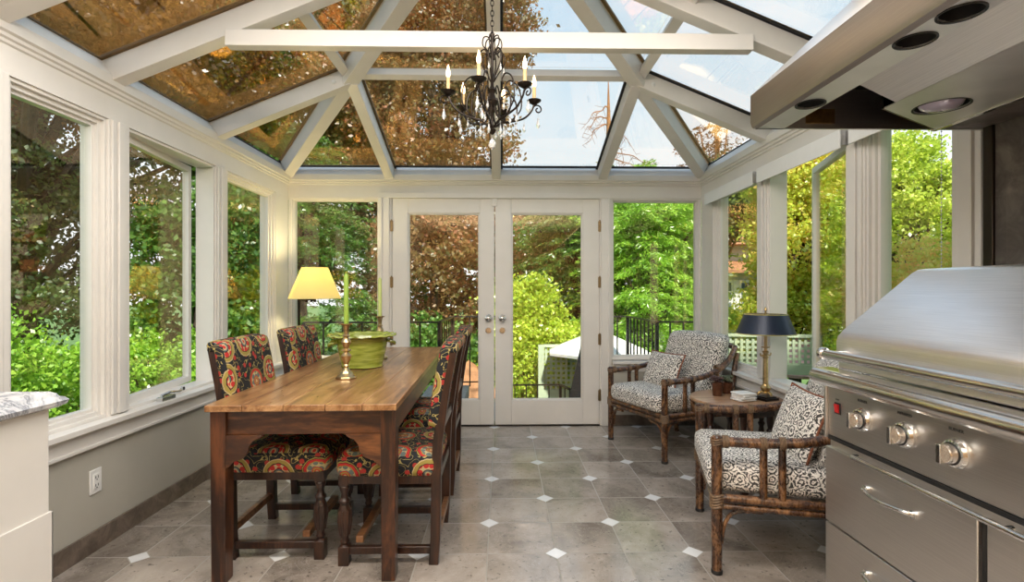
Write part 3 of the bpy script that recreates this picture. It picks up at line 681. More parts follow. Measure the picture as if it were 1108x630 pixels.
# ================================================================== DINING CHAIRS (front towards -y)
def dining_chair():
    t = thing('dining_chair', 'x', 'chair', (0, 0, 0), 0, 'suzani upholstered oak dining chairs round the table')
    wx, yf, yr = .215, -.205, .215
    tp = [(.024, .02), (.024, .085), (.014, .092), (.021, .105), (.016, .118), (.024, .150), (.031, .190), (.033, .220), (.028, .250), (.019, .275), (.026, .286), (.026, .294), (.017, .304), (.015, .325), (.022, .340), (.025, .355), (.018, .366)]
    for sx in (-1, 1):
        b = MB(); b.box((sx * wx - .024, yf - .024, .0), (sx * wx + .024, yf + .024, .086)); b.lathe([(r, z) for r, z in tp[1:]], (sx * wx, yf, 0), 16); b.box((sx * wx - .023, yf - .023, .362), (sx * wx + .023, yf + .023, .41))
        for k in range(8):
            a = k * PI / 4; b.tube([(sx * wx + .020 * math.cos(a), yf + .020 * math.sin(a), .135), (sx * wx + .031 * math.cos(a), yf + .031 * math.sin(a), .20), (sx * wx + .027 * math.cos(a), yf + .027 * math.sin(a), .25)], .005, 5)
        b.build('front_leg', 'oak_dark', t, bevel=0.002)
        b = MB()
        sec = [(0, yr - .012), (.12, yr - .004), (.42, yr), (.55, yr + .005), (.80, yr + .040), (1.0, yr + .078)]
        vs = []; fs = []
        for z, y in sec:
            h = .022
            vs += [(sx * wx - .021, y - h, z), (sx * wx + .021, y - h, z), (sx * wx + .021, y + h, z), (sx * wx - .021, y + h, z)]
        for i in range(len(sec) - 1):
            for k in range(4): fs.append((i * 4 + k, i * 4 + (k + 1) % 4, i * 4 + 4 + (k + 1) % 4, i * 4 + 4 + k))
        fs += [(3, 2, 1, 0), (len(vs) - 4, len(vs) - 3, len(vs) - 2, len(vs) - 1)]
        b.add(vs, fs); b.build('rear_leg', 'oak_dark', t, bevel=0.003)
        MB().box((sx * wx - .014, yf, .048), (sx * wx + .014, yr, .082)).build('stretcher', 'oak_dark', t, bevel=0.003)
        MB().box((sx * wx - .017, yf, .37), (sx * wx + .017, yr, .412)).build('seat_rail', 'oak_dark', t, bevel=0.002)
    MB().box((-wx, yf + .05, .095), (wx, yf + .085, .125)).build('stretcher', 'oak_rail', t, bevel=0.003)
    MB().box((-wx, yr - .012, .11), (wx, yr + .014, .145)).build('stretcher', 'oak_rail', t, bevel=0.003)
    MB().box((-wx, yf - .02, .37), (wx, yf + .02, .412)).build('seat_rail', 'oak_dark', t, bevel=0.002); MB().box((-wx, yr - .015, .37), (wx, yr + .015, .412)).build('seat_rail', 'oak_dark', t, bevel=0.002)
    b = MB(); b.rbox((.247, .232, .058), .045, .018, (0, -.012, .452), 12); b.build('seat', 'suzani', t, angle=180)
    # upholstered back pad leaning with the posts, fabric wraps over the top rail
    def lean(P):
        z = P.z + .815; y = (z - .55) / .45; return Vector((P.x, P.y + .005 + .073 * max(0, y) ** 1.3 - .0, P.z + .012 * (1 - (P.x / .24) ** 2) * (P.z > 0)))
    b = MB(); b.rbox((.240, .030, .195), .024, 0, (0, yr - .028, .815), 12, fn=lean); b.build('back_pad', 'suzani', t, angle=180)
    b = MB(); b.box((-wx, yr + .005, .60), (wx, yr + .030, .645)); b.build('back_rail', 'oak_dark', t, bevel=0.003)
    b = MB(); b.rbox((.243, .024, .028), .020, 0, (0, yr + .078, .99), 8); b.build('top_rail', 'suzani', t, angle=180)
    return t
proto = dining_chair()
spots = [(-.515, 2.60, -90, 'oak dining chair with suzani fabric, right side of the table, nearer the camera'),
         (-.52, 3.40, -90, 'oak dining chair with suzani fabric, right side of the table, nearer the french doors'),
         (-1.055, 2.66, 90, 'oak dining chair with suzani fabric, window side of the table, nearer the camera'),
         (-1.07, 3.44, 90, 'oak dining chair with suzani fabric, window side of the table, beside the floor lamp')]
for i, (x, y, a, lb) in enumerate(spots):
    o = proto if i == 0 else copy_tree(proto); o.location = (x, y, 0); o.rotation_euler.z = R(a); o['label'] = lb

# ================================================================== ON THE TABLE
def candlestick(x, y, lab, lab2, cmat, dz=.0):
    t = thing('candlestick', lab, 'candlestick', (x, y, .770), R(12), 'brass candlesticks on the pine table')
    b = MB(); o_ = [(.062, 0), (.064, .006), (.058, .014), (.046, .020), (.040, .030)]
    s4 = [(-1, -1), (1, -1), (1, 1), (-1, 1)]
    vs = []; fs = []
    for r, z in [(.050, 0), (.053, .006), (.050, .014), (.036, .022), (.028, .040)]:
        for k in range(8):
            a = k * PI / 4 + PI / 8; vs.append((r * 1.12 * math.cos(a), r * 1.12 * math.sin(a), z))
    for i in range(4):
        for k in range(8): fs.append((i * 8 + k, i * 8 + (k + 1) % 8, i * 8 + 8 + (k + 1) % 8, i * 8 + 8 + k))
    fs += [tuple(range(7, -1, -1)), tuple(range(32, 40))]
    b.add(vs, fs); b.build('foot', 'pewterbrass', t)
    b = MB(); b.lathe([(.026, .038), (.020, .048), (.011, .060), (.016, .070), (.012, .078), (.018, .095), (.027, .115), (.029, .125), (.018, .138), (.013, .146), (.028, .156), (.013, .166), (.019, .182), (.027, .200), (.020, .216), (.012, .226), (.022, .234), (.013, .244), (.014, .262), (.018, .285), (.020, .292)], (0, 0, 0), 20); b.build('stem', 'pewterbrass', t)
    b = MB(); b.lathe([(.014, .288), (.032, .296), (.034, .301), (.018, .301)], (0, 0, 0), 20); b.build('drip_pan', 'pewterbrass', t)
    c = MB().lathe([(.0135, 0), (.0130, .26), (.010, .270), (.004, .275)], (0, 0, 0), 14); c.tube([(0, 0, .273), (.001, 0, .285)], .0012, 5)
    cdl = c.build('candle', cmat, None, loc=(x, y, .770 + .3005)); tag(cdl, lab2, 'candle', 'taper candles on the pine table')
candlestick(-.855, 2.86, 'turned brass candlestick in front of the green bowl', 'bright green taper candle in the front candlestick', 'candle')
candlestick(-.868, 3.70, 'turned brass candlestick half hidden behind the green bowl', 'pale green taper candle in the candlestick behind the bowl', 'candle_pale')

bw = thing('ceramic_bowl', 'green glazed ceramic bowl with wide fluted rim and handles', 'bowl', (-.885, 3.30, .770), R(15))
b = MB(); b.lathe([(.118, 0), (.128, .006), (.126, .018), (.134, .05), (.146, .10), (.154, .15), (.156, .180), (.165, .188), (.165, .196), (.148, .192), (.140, .16), (.125, .06), (.115, .02), (.02, .015)], (0, 0, 0), 40); b.build('body', 'ceramic', bw, angle=60)
b = MB(); vs = []; fs = []; N = 72
for j, (r, z) in enumerate([(.160, .186), (.188, .193), (.212, .200), (.208, .210), (.185, .206), (.158, .196)]):
    for k in range(N):
        a = 2 * PI * k / N; fl = 1 + (.018 * math.sin(a * 18) if 0 < j < 5 else 0); vs.append((r * fl * math.cos(a), r * fl * math.sin(a), z + (.003 * math.cos(a * 18) if 0 < j < 5 else 0)))
for j in range(6):
    for k in range(N): fs.append((j * N + k, j * N + (k + 1) % N, ((j + 1) % 6) * N + (k + 1) % N, ((j + 1) % 6) * N + k))
b.add(vs, fs); b.build('rim', 'ceramic', bw, angle=70)
for a0 in (200, 20):
    a = R(a0 - 15); h = MB(); c_, s_ = math.cos(a), math.sin(a)
    h.tube(bez([(c_ * .15 - s_ * .04, s_ * .15 + c_ * .04, .165), (c_ * .19 - s_ * .035, s_ * .19 + c_ * .035, .155), (c_ * .20, s_ * .20, .14), (c_ * .19 + s_ * .035, s_ * .19 - c_ * .035, .155), (c_ * .15 + s_ * .04, s_ * .15 - c_ * .04, .165)]), .010, 8); h.build('handle', 'ceramic', bw)
b = MB().lathe([(.132, .150), (.10, .158), (.03, .16)], (0, 0, 0), 24); b.build('dish_lining', 'ceramic', bw)

# ================================================================== FLOOR LAMP (left back corner)
fl = thing('floor_lamp', 'lit swing-arm floor lamp with cream shade in the left back corner', 'lamp', (-1.735, 4.46, 0))
MB().lathe([(.13, 0), (.13, .012), (.05, .024), (.014, .034)], (0, 0, 0), 28).build('base', 'iron', fl)
MB().lathe([(.010, .03), (.010, 1.16), (.013, 1.165), (.013, 1.19), (.006, 1.2)], (0, 0, 0), 12).build('pole', 'iron', fl)
b = MB(); b.tube([(0, 0, 1.175), (.075, -.03, 1.175), (.10, .02, 1.175), (.135, 0, 1.175)], .007, 8)
for x in (.075, .10, .135): b.lathe([(.011, -.02), (.011, .02)], (x, -.03 if x < .09 else (.02 if x < .12 else 0), 1.175), 10)
b.box((.05, -.012, 1.188), (.18, .012, 1.198)); b.build('swing_arm', 'iron', fl)
MB().lathe([(.008, 1.18), (.014, 1.21), (.014, 1.25), (.010, 1.255)], (.135, 0, 0), 12).build('socket', 'brass', fl)
b = MB(); b.lathe([(.214, 1.185), (.108, 1.450), (.105, 1.450), (.211, 1.185)], (.135, 0, 0), 40, caps=False)
b.build('lamp_shade', 'shade', fl, angle=60)
for r, z in ((.214, 1.186), (.108, 1.449)): MB().tube([(.135 + r * math.cos(k * PI / 20), r * math.sin(k * PI / 20), z) for k in range(40)], .0025, 5, True).build('shade_trim', 'shade', fl)
MB().lathe([(.012, 1.25), (.030, 1.29), (.032, 1.32), (.02, 1.345), (.004, 1.35)], (.135, 0, 0), 16).build('bulb', 'bulb', fl)
l = bpy.data.lights.new('floor_lamp_bulb_light', 'POINT'); l.energy = 13; l.color = (1, .82, .42); l.shadow_soft_size = .035
lo = bpy.data.objects.new('floor_lamp_bulb_light', l); col.objects.link(lo); lo.location = (-1.60, 4.46, 1.40)

# ================================================================== RATTAN ARMCHAIRS (front towards -y)
def pillow_mesh(w, h, T, N=18):
    b = MB(); vs = []; fs = []
    for sgn in (1, -1):
        for i in range(N + 1):
            for j in range(N + 1):
                u = -1 + 2 * i / N; v = -1 + 2 * j / N
                pin = 1 - .07 * (u * u) * (1 - abs(v)) * 0 - .05 * (1 - v * v) * 0
                x = u * w * (1 - .06 * (1 - abs(u)) * 0) * (1 - .07 * (1 - v * v) * abs(u)); z = v * h * (1 - .07 * (1 - u * u) * abs(v))
                y = sgn * T * (max(0, (1 - u ** 2) * (1 - v ** 2))) ** .42
                vs.append((x, y, z))
        o = 0 if sgn > 0 else (N + 1) ** 2
        for i in range(N):
            for j in range(N):
                q = (o + i * (N + 1) + j, o + (i + 1) * (N + 1) + j, o + (i + 1) * (N + 1) + j + 1, o + i * (N + 1) + j + 1)
                fs.append(q[::-1] if sgn > 0 else q)
    b.add(vs, fs); return b
def pillow_edge(w, h, N=10):
    P = []
    for k in range(N): u = -1 + 2 * k / N; P.append((u * w * (1), 0, -h * (1 - .07 * (1 - u * u))))
    for k in range(N): v = -1 + 2 * k / N; P.append((w * (1 - .07 * (1 - v * v)), 0, v * h))
    for k in range(N): u = 1 - 2 * k / N; P.append((u * w, 0, h * (1 - .07 * (1 - u * u))))
    for k in range(N): v = 1 - 2 * k / N; P.append((-w * (1 - .07 * (1 - v * v)), 0, v * h))
    return P
def armchair():
    t = thing('rattan_armchair', 'x', 'armchair', (0, 0, 0), 0, 'rattan armchairs with damask cushions')
    W, F, B = .335, -.33, .33
    for sx in (-1, 1):
        b = MB(); b.tube([(sx * W, F, .0), (sx * W, F, .2), (sx * W, F, .4), (sx * W, F, .603)], [.022, .024, .0235, .0235], 12); b.tube([(sx * W, F, .603), (sx * W, F, .612)], [.0235, .015], 12)
        leg = b.build('front_leg', 'rattan', t)
        MB().lathe([(.023, 0), (.0245, .005), (.0245, .016), (.023, .018)], (sx * W, F, 0), 12).build('foot_cap', 'black', leg)
        b = MB(); b.tube(bez([(sx * W * .93, B + .03, 0), (sx * W * .93, B, .3), (sx * W * .93, B + .035, .55), (sx * W * .9, B + .09, .76)], 5), .021, 12); b.build('rear_leg', 'rattan', t)
        # arm sweeping up to the back
        arm = bez([(sx * W, F - .012, .585), (sx * W, F + .20, .588), (sx * (W + .006), F + .40, .612), (sx * (W + .002), F + .56, .668), (sx * (W - .01), B - .00, .735), (sx * (W - .05), B + .085, .800)], 6)
        MB().tube(arm, .0225, 12).build('armrest', 'rattan', t)
        for y, z in ((-.14, .587), (-.065, .592), (.175, .65)):
            MB().tube([(sx * W, y, .335), (sx * W, y, z)], .0165, 10).build('spindle', 'rattan', t)
        b = MB(); b.tube([(sx * W, F, .337), (sx * W, B, .337)], .019, 10); b.tube([(sx * W, F, .300), (sx * W, B, .300)], .014, 10); b.build('side_rail', 'rattan', t)
        # knee braces
        MB().tube(bez([(sx * (W - .01), F + .02, .13), (sx * (W - .01), F + .035, .22), (sx * (W - .01), F + .08, .275), (sx * (W - .01), F + .19, .285)], 5), .0095, 8).build('knee_brace', 'rattan', t)
        MB().tube(bez([(sx * (W - .02), F, .13), (sx * (W - .035), F, .22), (sx * (W - .08), F, .265), (sx * (W - .17), F, .275)], 5), .0095, 8).build('knee_brace', 'rattan', t)
        # cane bindings
        for zs_ in ((.575, .585, .595), (.300, .312, .324, .336, .348)):
          b = MB()
          for z in zs_: b.tube([(sx * W + .0255 * math.cos(k * PI / 8), F + .0255 * math.sin(k * PI / 8), z + .004 * math.sin(k * PI / 4)) for k in range(16)], .0032 if zs_[0] > .5 else .0062, 6, True)
          b.build('cane_binding', 'binding', t)
        for y in (F + .035, -.14, -.065, .175):
            zc = .586 if y < -.1 else (.592 if y < 0 else .66)
            b = MB()
            for dy in (-.009, 0, .009):
                b.tube([(sx * W + .0245 * math.cos(k * PI / 8), y + dy, zc + .0245 * math.sin(k * PI / 8)) for k in range(16)], .0048, 6, True)
            b.build('cane_binding', 'binding', t)
    b = MB()
    b.tube([(-W, F, .337), (W, F, .337)], .019, 10); b.tube([(-W, F, .300), (W, F, .300)], .016, 10); b.build('front_rail', 'rattan', t)
    MB().tube([(-W, B, .315), (W, B, .315)], .018, 10).build('back_rail', 'rattan', t)
    MB().tube(bez([(-W + .05, B + .085, .80), (-.15, B + .12, .815), (.15, B + .12, .815), (W - .05, B + .085, .80)], 6), .022, 12).build('top_rail', 'rattan', t)
    for x in (-.16, -.05, .05, .16): MB().tube([(x, B, .31), (x, B + .115, .81)], .013, 8).build('back_spindle', 'rattan', t)
    b = MB(); b.rbox((.312, .330, .068), .045, .012, (0, -.035, .415), 14); b.build('seat_cushion', 'damask', t, angle=180)
    def rk(P): return Vector((P.x, P.y + (P.z + .235) * .34, P.z + .015 * (1 - (P.x / .3) ** 2) * (P.z > 0)))
    b = MB(); b.rbox((.300, .072, .225), .055, 0, (0, .165, .675), 14, fn=rk); b.build('back_cushion', 'damask', t, angle=180)
    return t
def throw_pillow(x, y, rz, lab, tilt=-22, dx=0, w=.20, h=.155, zc=.60):
    p = pillow_mesh(w, h, .055).build('throw_pillow', 'damask', None, angle=180)
    e = MB().tube(pillow_edge(w, h), .006, 6, True).build('piping', 'piping', p); 
    p.location = (x, y, zc); p.rotation_euler = (R(tilt), 0, rz); tag(p, lab, 'pillow', 'damask throw pillows on the armchairs')
A = armchair(); A.location = (1.352, 4.165, 0); A.rotation_euler.z = R(-67); A['label'] = 'brown rattan armchair with damask cushions beside the french doors'
Bc = copy_tree(A); Bc.location = (1.357, 2.512, 0); Bc.rotation_euler.z = R(-105); Bc['label'] = 'brown rattan armchair with damask cushions in the foreground beside the grill'
def loc2(px, py, a, x, y): return px + x * math.cos(a) - y * math.sin(a), py + x * math.sin(a) + y * math.cos(a)
x, y = loc2(1.352, 4.165, R(-67), -.06, -.015); throw_pillow(x, y, R(-67), 'patterned throw pillow with rust piping on the far armchair', -22)
x, y = loc2(1.357, 2.512, R(-105), .05, .075); throw_pillow(x, y, R(-98), 'patterned throw pillow with rust piping on the foreground armchair', -20, w=.21, h=.165, zc=.62)

# ================================================================== ROUND SIDE TABLE AND WHAT STANDS ON IT
TX, TY = 1.535, 3.36
sdt = thing('side_table', 'round wooden side table on turned dark legs between the armchairs', 'table', (TX, TY, 0))
MB().lathe([(.270, .522), (.285, .528), (.290, .538), (.286, .550), (.28, .553)], (0, 0, 0), 48).build('tabletop', 'tabletop', sdt)
b = MB(); b.lathe([(.235, .47), (.235, .523)], (0, 0, 0), 8); b.build('apron', 'oak_dark', sdt)
for k in range(6):
    a = k * PI / 3 + .3; x, y = .205 * math.cos(a), .205 * math.sin(a)
    b = MB(); b.box((x - .020, y - .020, .0), (x + .020, y + .020, .10)); b.lathe([(.018, .10), (.012, .115), (.022, .14), (.014, .17), (.017, .22), (.021, .30), (.014, .35), (.023, .37), (.014, .385), (.020, .42), (.022, .47)], (x, y, 0), 14); b.build('leg', 'oak_dark', sdt)
b = MB()
for k in range(6):
    a = k * PI / 3 + .3; a2 = a + PI / 3; b.beam((.205 * math.cos(a), .205 * math.sin(a), .065), (.205 * math.cos(a2), .205 * math.sin(a2), .065), .024, .03)
b.build('stretcher', 'oak_dark', sdt, bevel=0.002)

ZT = .553
lp = thing('table_lamp', 'brass column table lamp with navy metal shade on the round table', 'lamp', (1.690, 3.285, ZT), R(20))
b = MB(); b.box((-.055, -.055, 0), (.055, .055, .016)); b.box((-.045, -.045, .016), (.045, .045, .024)); b.build('plinth', 'iron', lp, bevel=0.002)
b = MB(); b.lathe([(.030, .040), (.032, .046), (.022, .055), (.030, .068), (.032, .080), (.020, .092), (.018, .10)], (0, 0, 0), 18)
for k in range(3):
    a = k * 2 * PI / 3 + .5; b.tube(bez([(.022 * math.cos(a), .022 * math.sin(a), .052), (.040 * math.cos(a), .040 * math.sin(a), .045), (.045 * math.cos(a), .045 * math.sin(a), .030)], 5), .008, 8)
b.build('foot', 'brass', lp)
b = MB(); b.lathe([(.017, .10), (.0165, .12), (.0135, .265), (.018, .270), (.020, .276), (.012, .285), (.016, .30), (.022, .308), (.010, .316)], (0, 0, 0), 16); b.build('column', 'pewterbrass', lp)
b = MB(); b.tube(bez([(.012, 0, .29), (.040, 0, .283), (.045, 0, .300)], 4), .004, 6); b.tube(bez([(-.012, 0, .29), (-.040, 0, .283), (-.045, 0, .300)], 4), .004, 6); b.lathe([(.006, .330), (.026, .336), (.027, .340)], (0, 0, 0), 16); b.build('candle_arm', 'brass', lp)
MB().lathe([(.010, .316), (.010, .46)], (0, 0, 0), 12).build('candle_sleeve', 'ivory', lp)
b = MB(); b.lathe([(.177, .424), (.128, .548), (.125, .548), (.174, .424)], (0, 0, 0), 40, caps=False); b.build('lamp_shade', 'bluemetal', lp, angle=60)
b = MB()
for r, z in ((.177, .425), (.1285, .547)): b.tube([(r * math.cos(k * PI / 20), r * math.sin(k * PI / 20), z) for k in range(40)], .003, 5, True)
b.build('shade_edge', 'goldline', lp)
b = MB()
for k in range(3): b.tube([(0, 0, .548), (.126 * math.cos(k * 2.094), .126 * math.sin(k * 2.094), .546)], .0022, 5)
b.build('shade_spider', 'brass', lp)
MB().lathe([(.003, .46), (.003, .552), (.009, .558), (.004, .565), (.010, .575), (.006, .588), (.002, .595)], (0, 0, 0), 12).build('finial', 'brass', lp)

def pot(x, y, rim, h, lab, body, plant, seed):
    t = thing('potted_succulent', lab, 'potted plant', (x, y, ZT), 0, 'small potted succulents on the round table')
    MB().lathe([(rim * .82, 0), (rim * .86, .01), (rim, h), (rim * .9, h), (rim * .85, h - .01)], (0, 0, 0), 20).build('pot', body, t)
    r = random.Random(seed); b = MB()
    for c in range(7):
        cx = r.uniform(-rim * .7, rim * .7); cy = r.uniform(-rim * .7, rim * .7); cz = h + r.uniform(.004, .034)
        for ring, (n_, ln, el) in enumerate(((8, .026, .25), (6, .021, .7), (4, .015, 1.15))):
            for k in range(n_):
                a = 2 * PI * k / n_ + ring * .4; dr = Vector((math.cos(a) * math.cos(el), math.sin(a) * math.cos(el), math.sin(el)))
                p0 = Vector((cx, cy, cz)); b.tube([p0, p0 + dr * ln * .6, p0 + dr * ln], [.004, .0075, .001], 5)
    b.build('rosettes', plant, t)
pot(1.435, 3.42, .036, .088, 'brown glass pot of dark purple succulents, left of the pair', 'copper', 'succulent_dark', 3)
pot(1.535, 3.50, .042, .075, 'brown pot of green succulents, nearer the lamp', 'copper', 'soil', 5)
for k in range(4):
    b = MB(); b.rbox((.060 - .001 * (k % 2), .052, .0065), .006, .002, (0, 0, 0), 8); o = b.build('folded_napkin', 'coaster', None, angle=180)
    o.location = (1.535 + .003 * (k % 3), 3.265 - .004 * (k % 2), ZT + .0085 + k * .0132); o.rotation_euler.z = R(12 + 7 * (k % 3))
    tag(o, ['folded white napkin, lowest of the stack on the round table', 'folded white napkin, second from the bottom of the stack', 'folded white napkin, third from the bottom of the stack', 'folded white napkin on top of the stack'][k], 'napkin', 'folded napkins on the round table')

# ================================================================== CHANDELIER
CX, CY = -.045, 2.40
ch = thing('chandelier', 'dark wrought iron six-arm chandelier hung with crystals', 'chandelier', (CX, CY, 0))
b = MB(); b.lathe([(.005, 1.975), (.014, 1.985), (.020, 1.995), (.010, 2.005), (.006, 2.03), (.008, 2.07), (.016, 2.085), (.010, 2.10), (.026, 2.115), (.030, 2.128), (.018, 2.145), (.012, 2.165), (.022, 2.180), (.008, 2.20), (.006, 2.30), (.008, 2.42), (.012, 2.44), (.004, 2.455)], (0, 0, 0), 16); b.build('body', 'iron', ch)
def spiral(c, r0, turns, a0, dirn, ax, n=16):
    # flat scroll in the vertical plane containing the unit radial vector ax
    P = []
    for k in range(n + 1):
        f = k / n; r = r0 * (1 - .78 * f); a = a0 + dirn * 2 * PI * turns * f
        P.append(Vector(c) + ax * (r * math.cos(a)) + Vector((0, 0, 1)) * (r * math.sin(a)))
    return P
for k in range(6):
    a = R(15 + 60 * k); ax = Vector((math.cos(a), math.sin(a), 0)); Rr = .205
    def q(r, z): return ax * r + Vector((0, 0, z))
    b = MB()
    b.tube(bez([q(.012, 2.01), q(.05, 2.035), q(.10, 2.045), q(.155, 2.065), q(.19, 2.10), q(Rr, 2.135)], 6), .0048, 7)
    b.tube(bez([q(.012, 2.12), q(.03, 2.06), q(.075, 2.035), q(.115, 2.07), q(.115, 2.13), q(.085, 2.17), q(.05, 2.155), q(.05, 2.125), q(.070, 2.12)], 6), .0040, 6)
    b.tube(bez([q(.095, 2.05), q(.14, 2.11), q(.13, 2.20), q(.09, 2.235), q(.065, 2.215), q(.075, 2.19)], 6), .0036, 6)
    b.tube(spiral(q(Rr + .018, 2.112), .024, 1.2, PI * .9, -1, ax), .0036, 6)
    b.build('arm', 'iron', ch)
    b = MB(); b.tube(bez([q(.008, 2.22), q(.030, 2.26), q(.055, 2.30), q(.060, 2.34), q(.040, 2.365), q(.025, 2.35), q(.034, 2.335)], 5), .0034, 6)
    b.tube(bez([q(.008, 2.33), q(.022, 2.36), q(.045, 2.385), q(.040, 2.42), q(.020, 2.425), q(.012, 2.41)], 5), .0030, 6); b.build('upper_scroll', 'iron', ch)
    b = MB(); b.lathe([(.006, 2.132), (.018, 2.140), (.032, 2.150), (.034, 2.154), (.030, 2.152), (.008, 2.150)], tuple(ax * Rr), 20); b.build('drip_pan', 'iron', ch)
    b = MB(); b.lathe([(.0085, 2.151), (.0085, 2.215), (.007, 2.217)], tuple(ax * Rr), 12); b.build('candle_sleeve', 'ivory', ch)
    b = MB(); b.lathe([(.006, 2.216), (.010, 2.228), (.0105, 2.240), (.006, 2.258), (.0015, 2.274)], tuple(ax * Rr), 12); b.build('bulb', 'bulb', ch)
    for (r_, z_, sz) in ((Rr + .02, 2.070, 1.0), (.155, 2.035, .8), (.075, 2.105, .7), (.055, 2.005, .8), (.055, 2.285, .6), (.115, 2.03, .6)):
        p = q(r_, z_); b = MB(); b.tube([p + Vector((0, 0, .028 * sz)), p], .0007, 4); sz *= 1.35; b.lathe([(.0035 * sz, -.004 * sz), (.0035 * sz, 0)], tuple(p), 6); b.lathe([(.001, 0), (.0045 * sz, -.012 * sz), (.0075 * sz, -.024 * sz), (.001, -.036 * sz)], tuple(p), 6); b.build('crystal_drop', 'crystal', ch, angle=5)
b = MB(); b.tube([(0, 0, 1.978), (0, 0, 1.955)], .0008, 4); b.lathe([(.001, 1.957), (.013, 1.945), (.017, 1.93), (.013, 1.915), (.001, 1.905)], (0, 0, 0), 10); b.build('crystal_ball', 'crystal', ch, angle=5)
b = MB(); z = 2.455; k = 0
while z < 3.04:
    P = []
    for j in range(12):
        a = j * PI / 6; u = .0075 * math.cos(a); w = .015 * math.sin(a); P.append((u, 0, z + .012 + w) if k % 2 else (0, u, z + .012 + w))
    b.tube(P, .0022, 5, True); z += .0235; k += 1
b.build('chain', 'iron', ch)
for k in range(6):
    a = R(15 + 60 * k); l = bpy.data.lights.new('chandelier_bulb_light', 'POINT'); l.energy = 0.22; l.color = (1, .72, .4); l.shadow_soft_size = .012
    lo = bpy.data.objects.new('chandelier_bulb_light', l); col.objects.link(lo); lo.location = (CX + .205 * math.cos(a), CY + .205 * math.sin(a), 2.285)

# ================================================================== GRILL, CABINET, HOOD
def textmesh(s, size, mat, parent, loc, rot, name='lettering'):
    c = bpy.data.curves.new('t', 'FONT'); c.body = s; c.size = size; c.align_x = 'CENTER'; c.extrude = .0003
    o = bpy.data.objects.new('t', c); col.objects.link(o); bpy.context.view_layer.update()
    me = bpy.data.meshes.new_from_object(o.evaluated_get(bpy.context.evaluated_depsgraph_get())); bpy.data.objects.remove(o)
    me.materials.clear(); me.materials.append(M[mat]); x = bpy.data.objects.new(name, me); col.objects.link(x); x.parent = parent; x.location = loc; x.rotation_euler = rot
    return x
GX, GY0, GY1 = 1.23, .93, 1.922          # front plane, near end, far end
def xz_prism(b, poly, y0, y1):
    n = len(poly); vs = [(x, y0, z) for x, z in poly] + [(x, y1, z) for x, z in poly]
    b.add(vs, [tuple(range(n)), tuple(range(2 * n - 1, n - 1, -1))] + [(i, n + i, n + (i + 1) % n, (i + 1) % n) for i in range(n)]); return b
cb = thing('grill_cabinet', 'stainless steel drawer cabinet carrying the grill', 'cabinet', (0, 0, 0))
b = MB(); b.box((GX + .012, .25, .06), (XR - .035, GY1 + .012, .700)); b.box((GX + .05, .25, 0), (XR - .035, GY1, .07)); b.build('carcass', 'steel', cb, bevel=0.003)
def drawer(z0, z1, hz):
    d = MB().box((GX - .008, 1.306, z0), (GX + .012, GY1 + .010, z1)).build('drawer', 'steel', cb, bevel=0.003)
    h = MB(); yc = 1.612; h.tube(bez([(GX - .008, yc - .10, hz), (GX - .030, yc - .085, hz + .004), (GX - .042, yc, hz + .0), (GX - .030, yc + .085, hz + .004), (GX - .008, yc + .10, hz)], 6), .0075, 10)
    for s in (-1, 1): h.lathe([(.013, 0), (.013, .006)], (0, 0, 0), 14, Matrix.Translation((GX - .008, yc + s * .10, hz)) @ Matrix.Rotation(R(-90), 4, 'Y'))
    h.build('handle', 'chrome', d)
drawer(.390, .668, .585); drawer(.100, .383, .300)
d = MB().box((GX - .008, .86, .100), (GX + .012, 1.281, .668)).build('cabinet_door', 'steel', cb, bevel=0.003)
MB().box((GX + .004, 1.279, .10), (GX + .013, 1.308, .668)).build('door_gap', 'black', cb)
gr = thing('gas_grill', 'large stainless steel gas grill with closed lid at the right edge', 'grill', (0, 0, .700))
Z0 = .700
def G(poly): return [(x, z - Z0) for x, z in poly]
b = MB(); b.box((GX + .005, GY0, .701 - Z0), (XR - .04, GY1 + .012, .93 - Z0)); body = b.build('firebox', 'steel', gr, bevel=0.002)
b = MB(); xz_prism(b, G([(GX, .712), (GX + .006, .712), (GX + .006, .915), (GX - .006, .915)]), GY0, GY1); pnl = b.build('control_panel', 'steel', gr, bevel=0.002)
MB().box((GX - .002, GY0, -.004), (GX + .02, GY1 + .005, .010)).build('shadow_gap', 'black', gr)
b = MB(); pr = []
for k in range(13): a = PI / 2 + k * PI / 12; pr.append((GX - .030 + .031 * math.cos(a), .930 + .031 * math.sin(a)))
pr += [(GX + .03, .899), (GX + .03, .961)]
xz_prism(b, G(pr), GY0 - .01, GY1 + .03); b.build('bullnose_rail', 'steel_pol', gr, bevel=0.003)
MB().box((GX - .012, GY1 + .002, .70 - Z0), (GX + .02, GY1 + .014, .915 - Z0)).build('end_trim', 'steel', gr, bevel=0.002)
# lid: lower vertical band, rolled shoulder, sloped front, flat top
lid = [(GX + .03, .962), (GX + .03, 1.012), (GX + .022, 1.022), (GX + .022, 1.062), (GX + .028, 1.082), (GX + .048, 1.104), (1.540, 1.318), (1.560, 1.329), (1.585, 1.333), (1.80, 1.336), (1.80, .962)]
b = MB(); xz_prism(b, G(lid), GY0, GY1 - .004); lidb = b.build('lid', 'steel_lid', gr, bevel=0.006, angle=28)
b = MB(); b.tube([(GX - .028, GY0, 1.016 - Z0), (GX - .028, GY1 - .02, 1.016 - Z0)], .0175, 18); b.build('lid_handle', 'steel_pol', gr)
b = MB()
for y in (GY1 - .035, GY0 + .06): b.box((GX - .035, y - .012, 1.003 - Z0), (GX + .03, y + .012, 1.029 - Z0))
m = Matrix.Translation((GX - .028, GY1 - .024, 1.016 - Z0)) @ Matrix.Rotation(R(-90), 4, 'X'); b.lathe([(.020, 0), (.024, .006), (.024, .022), (.016, .028)], (0, 0, 0), 18, m); b.build('handle_bracket', 'chrome', gr, bevel=0.003)
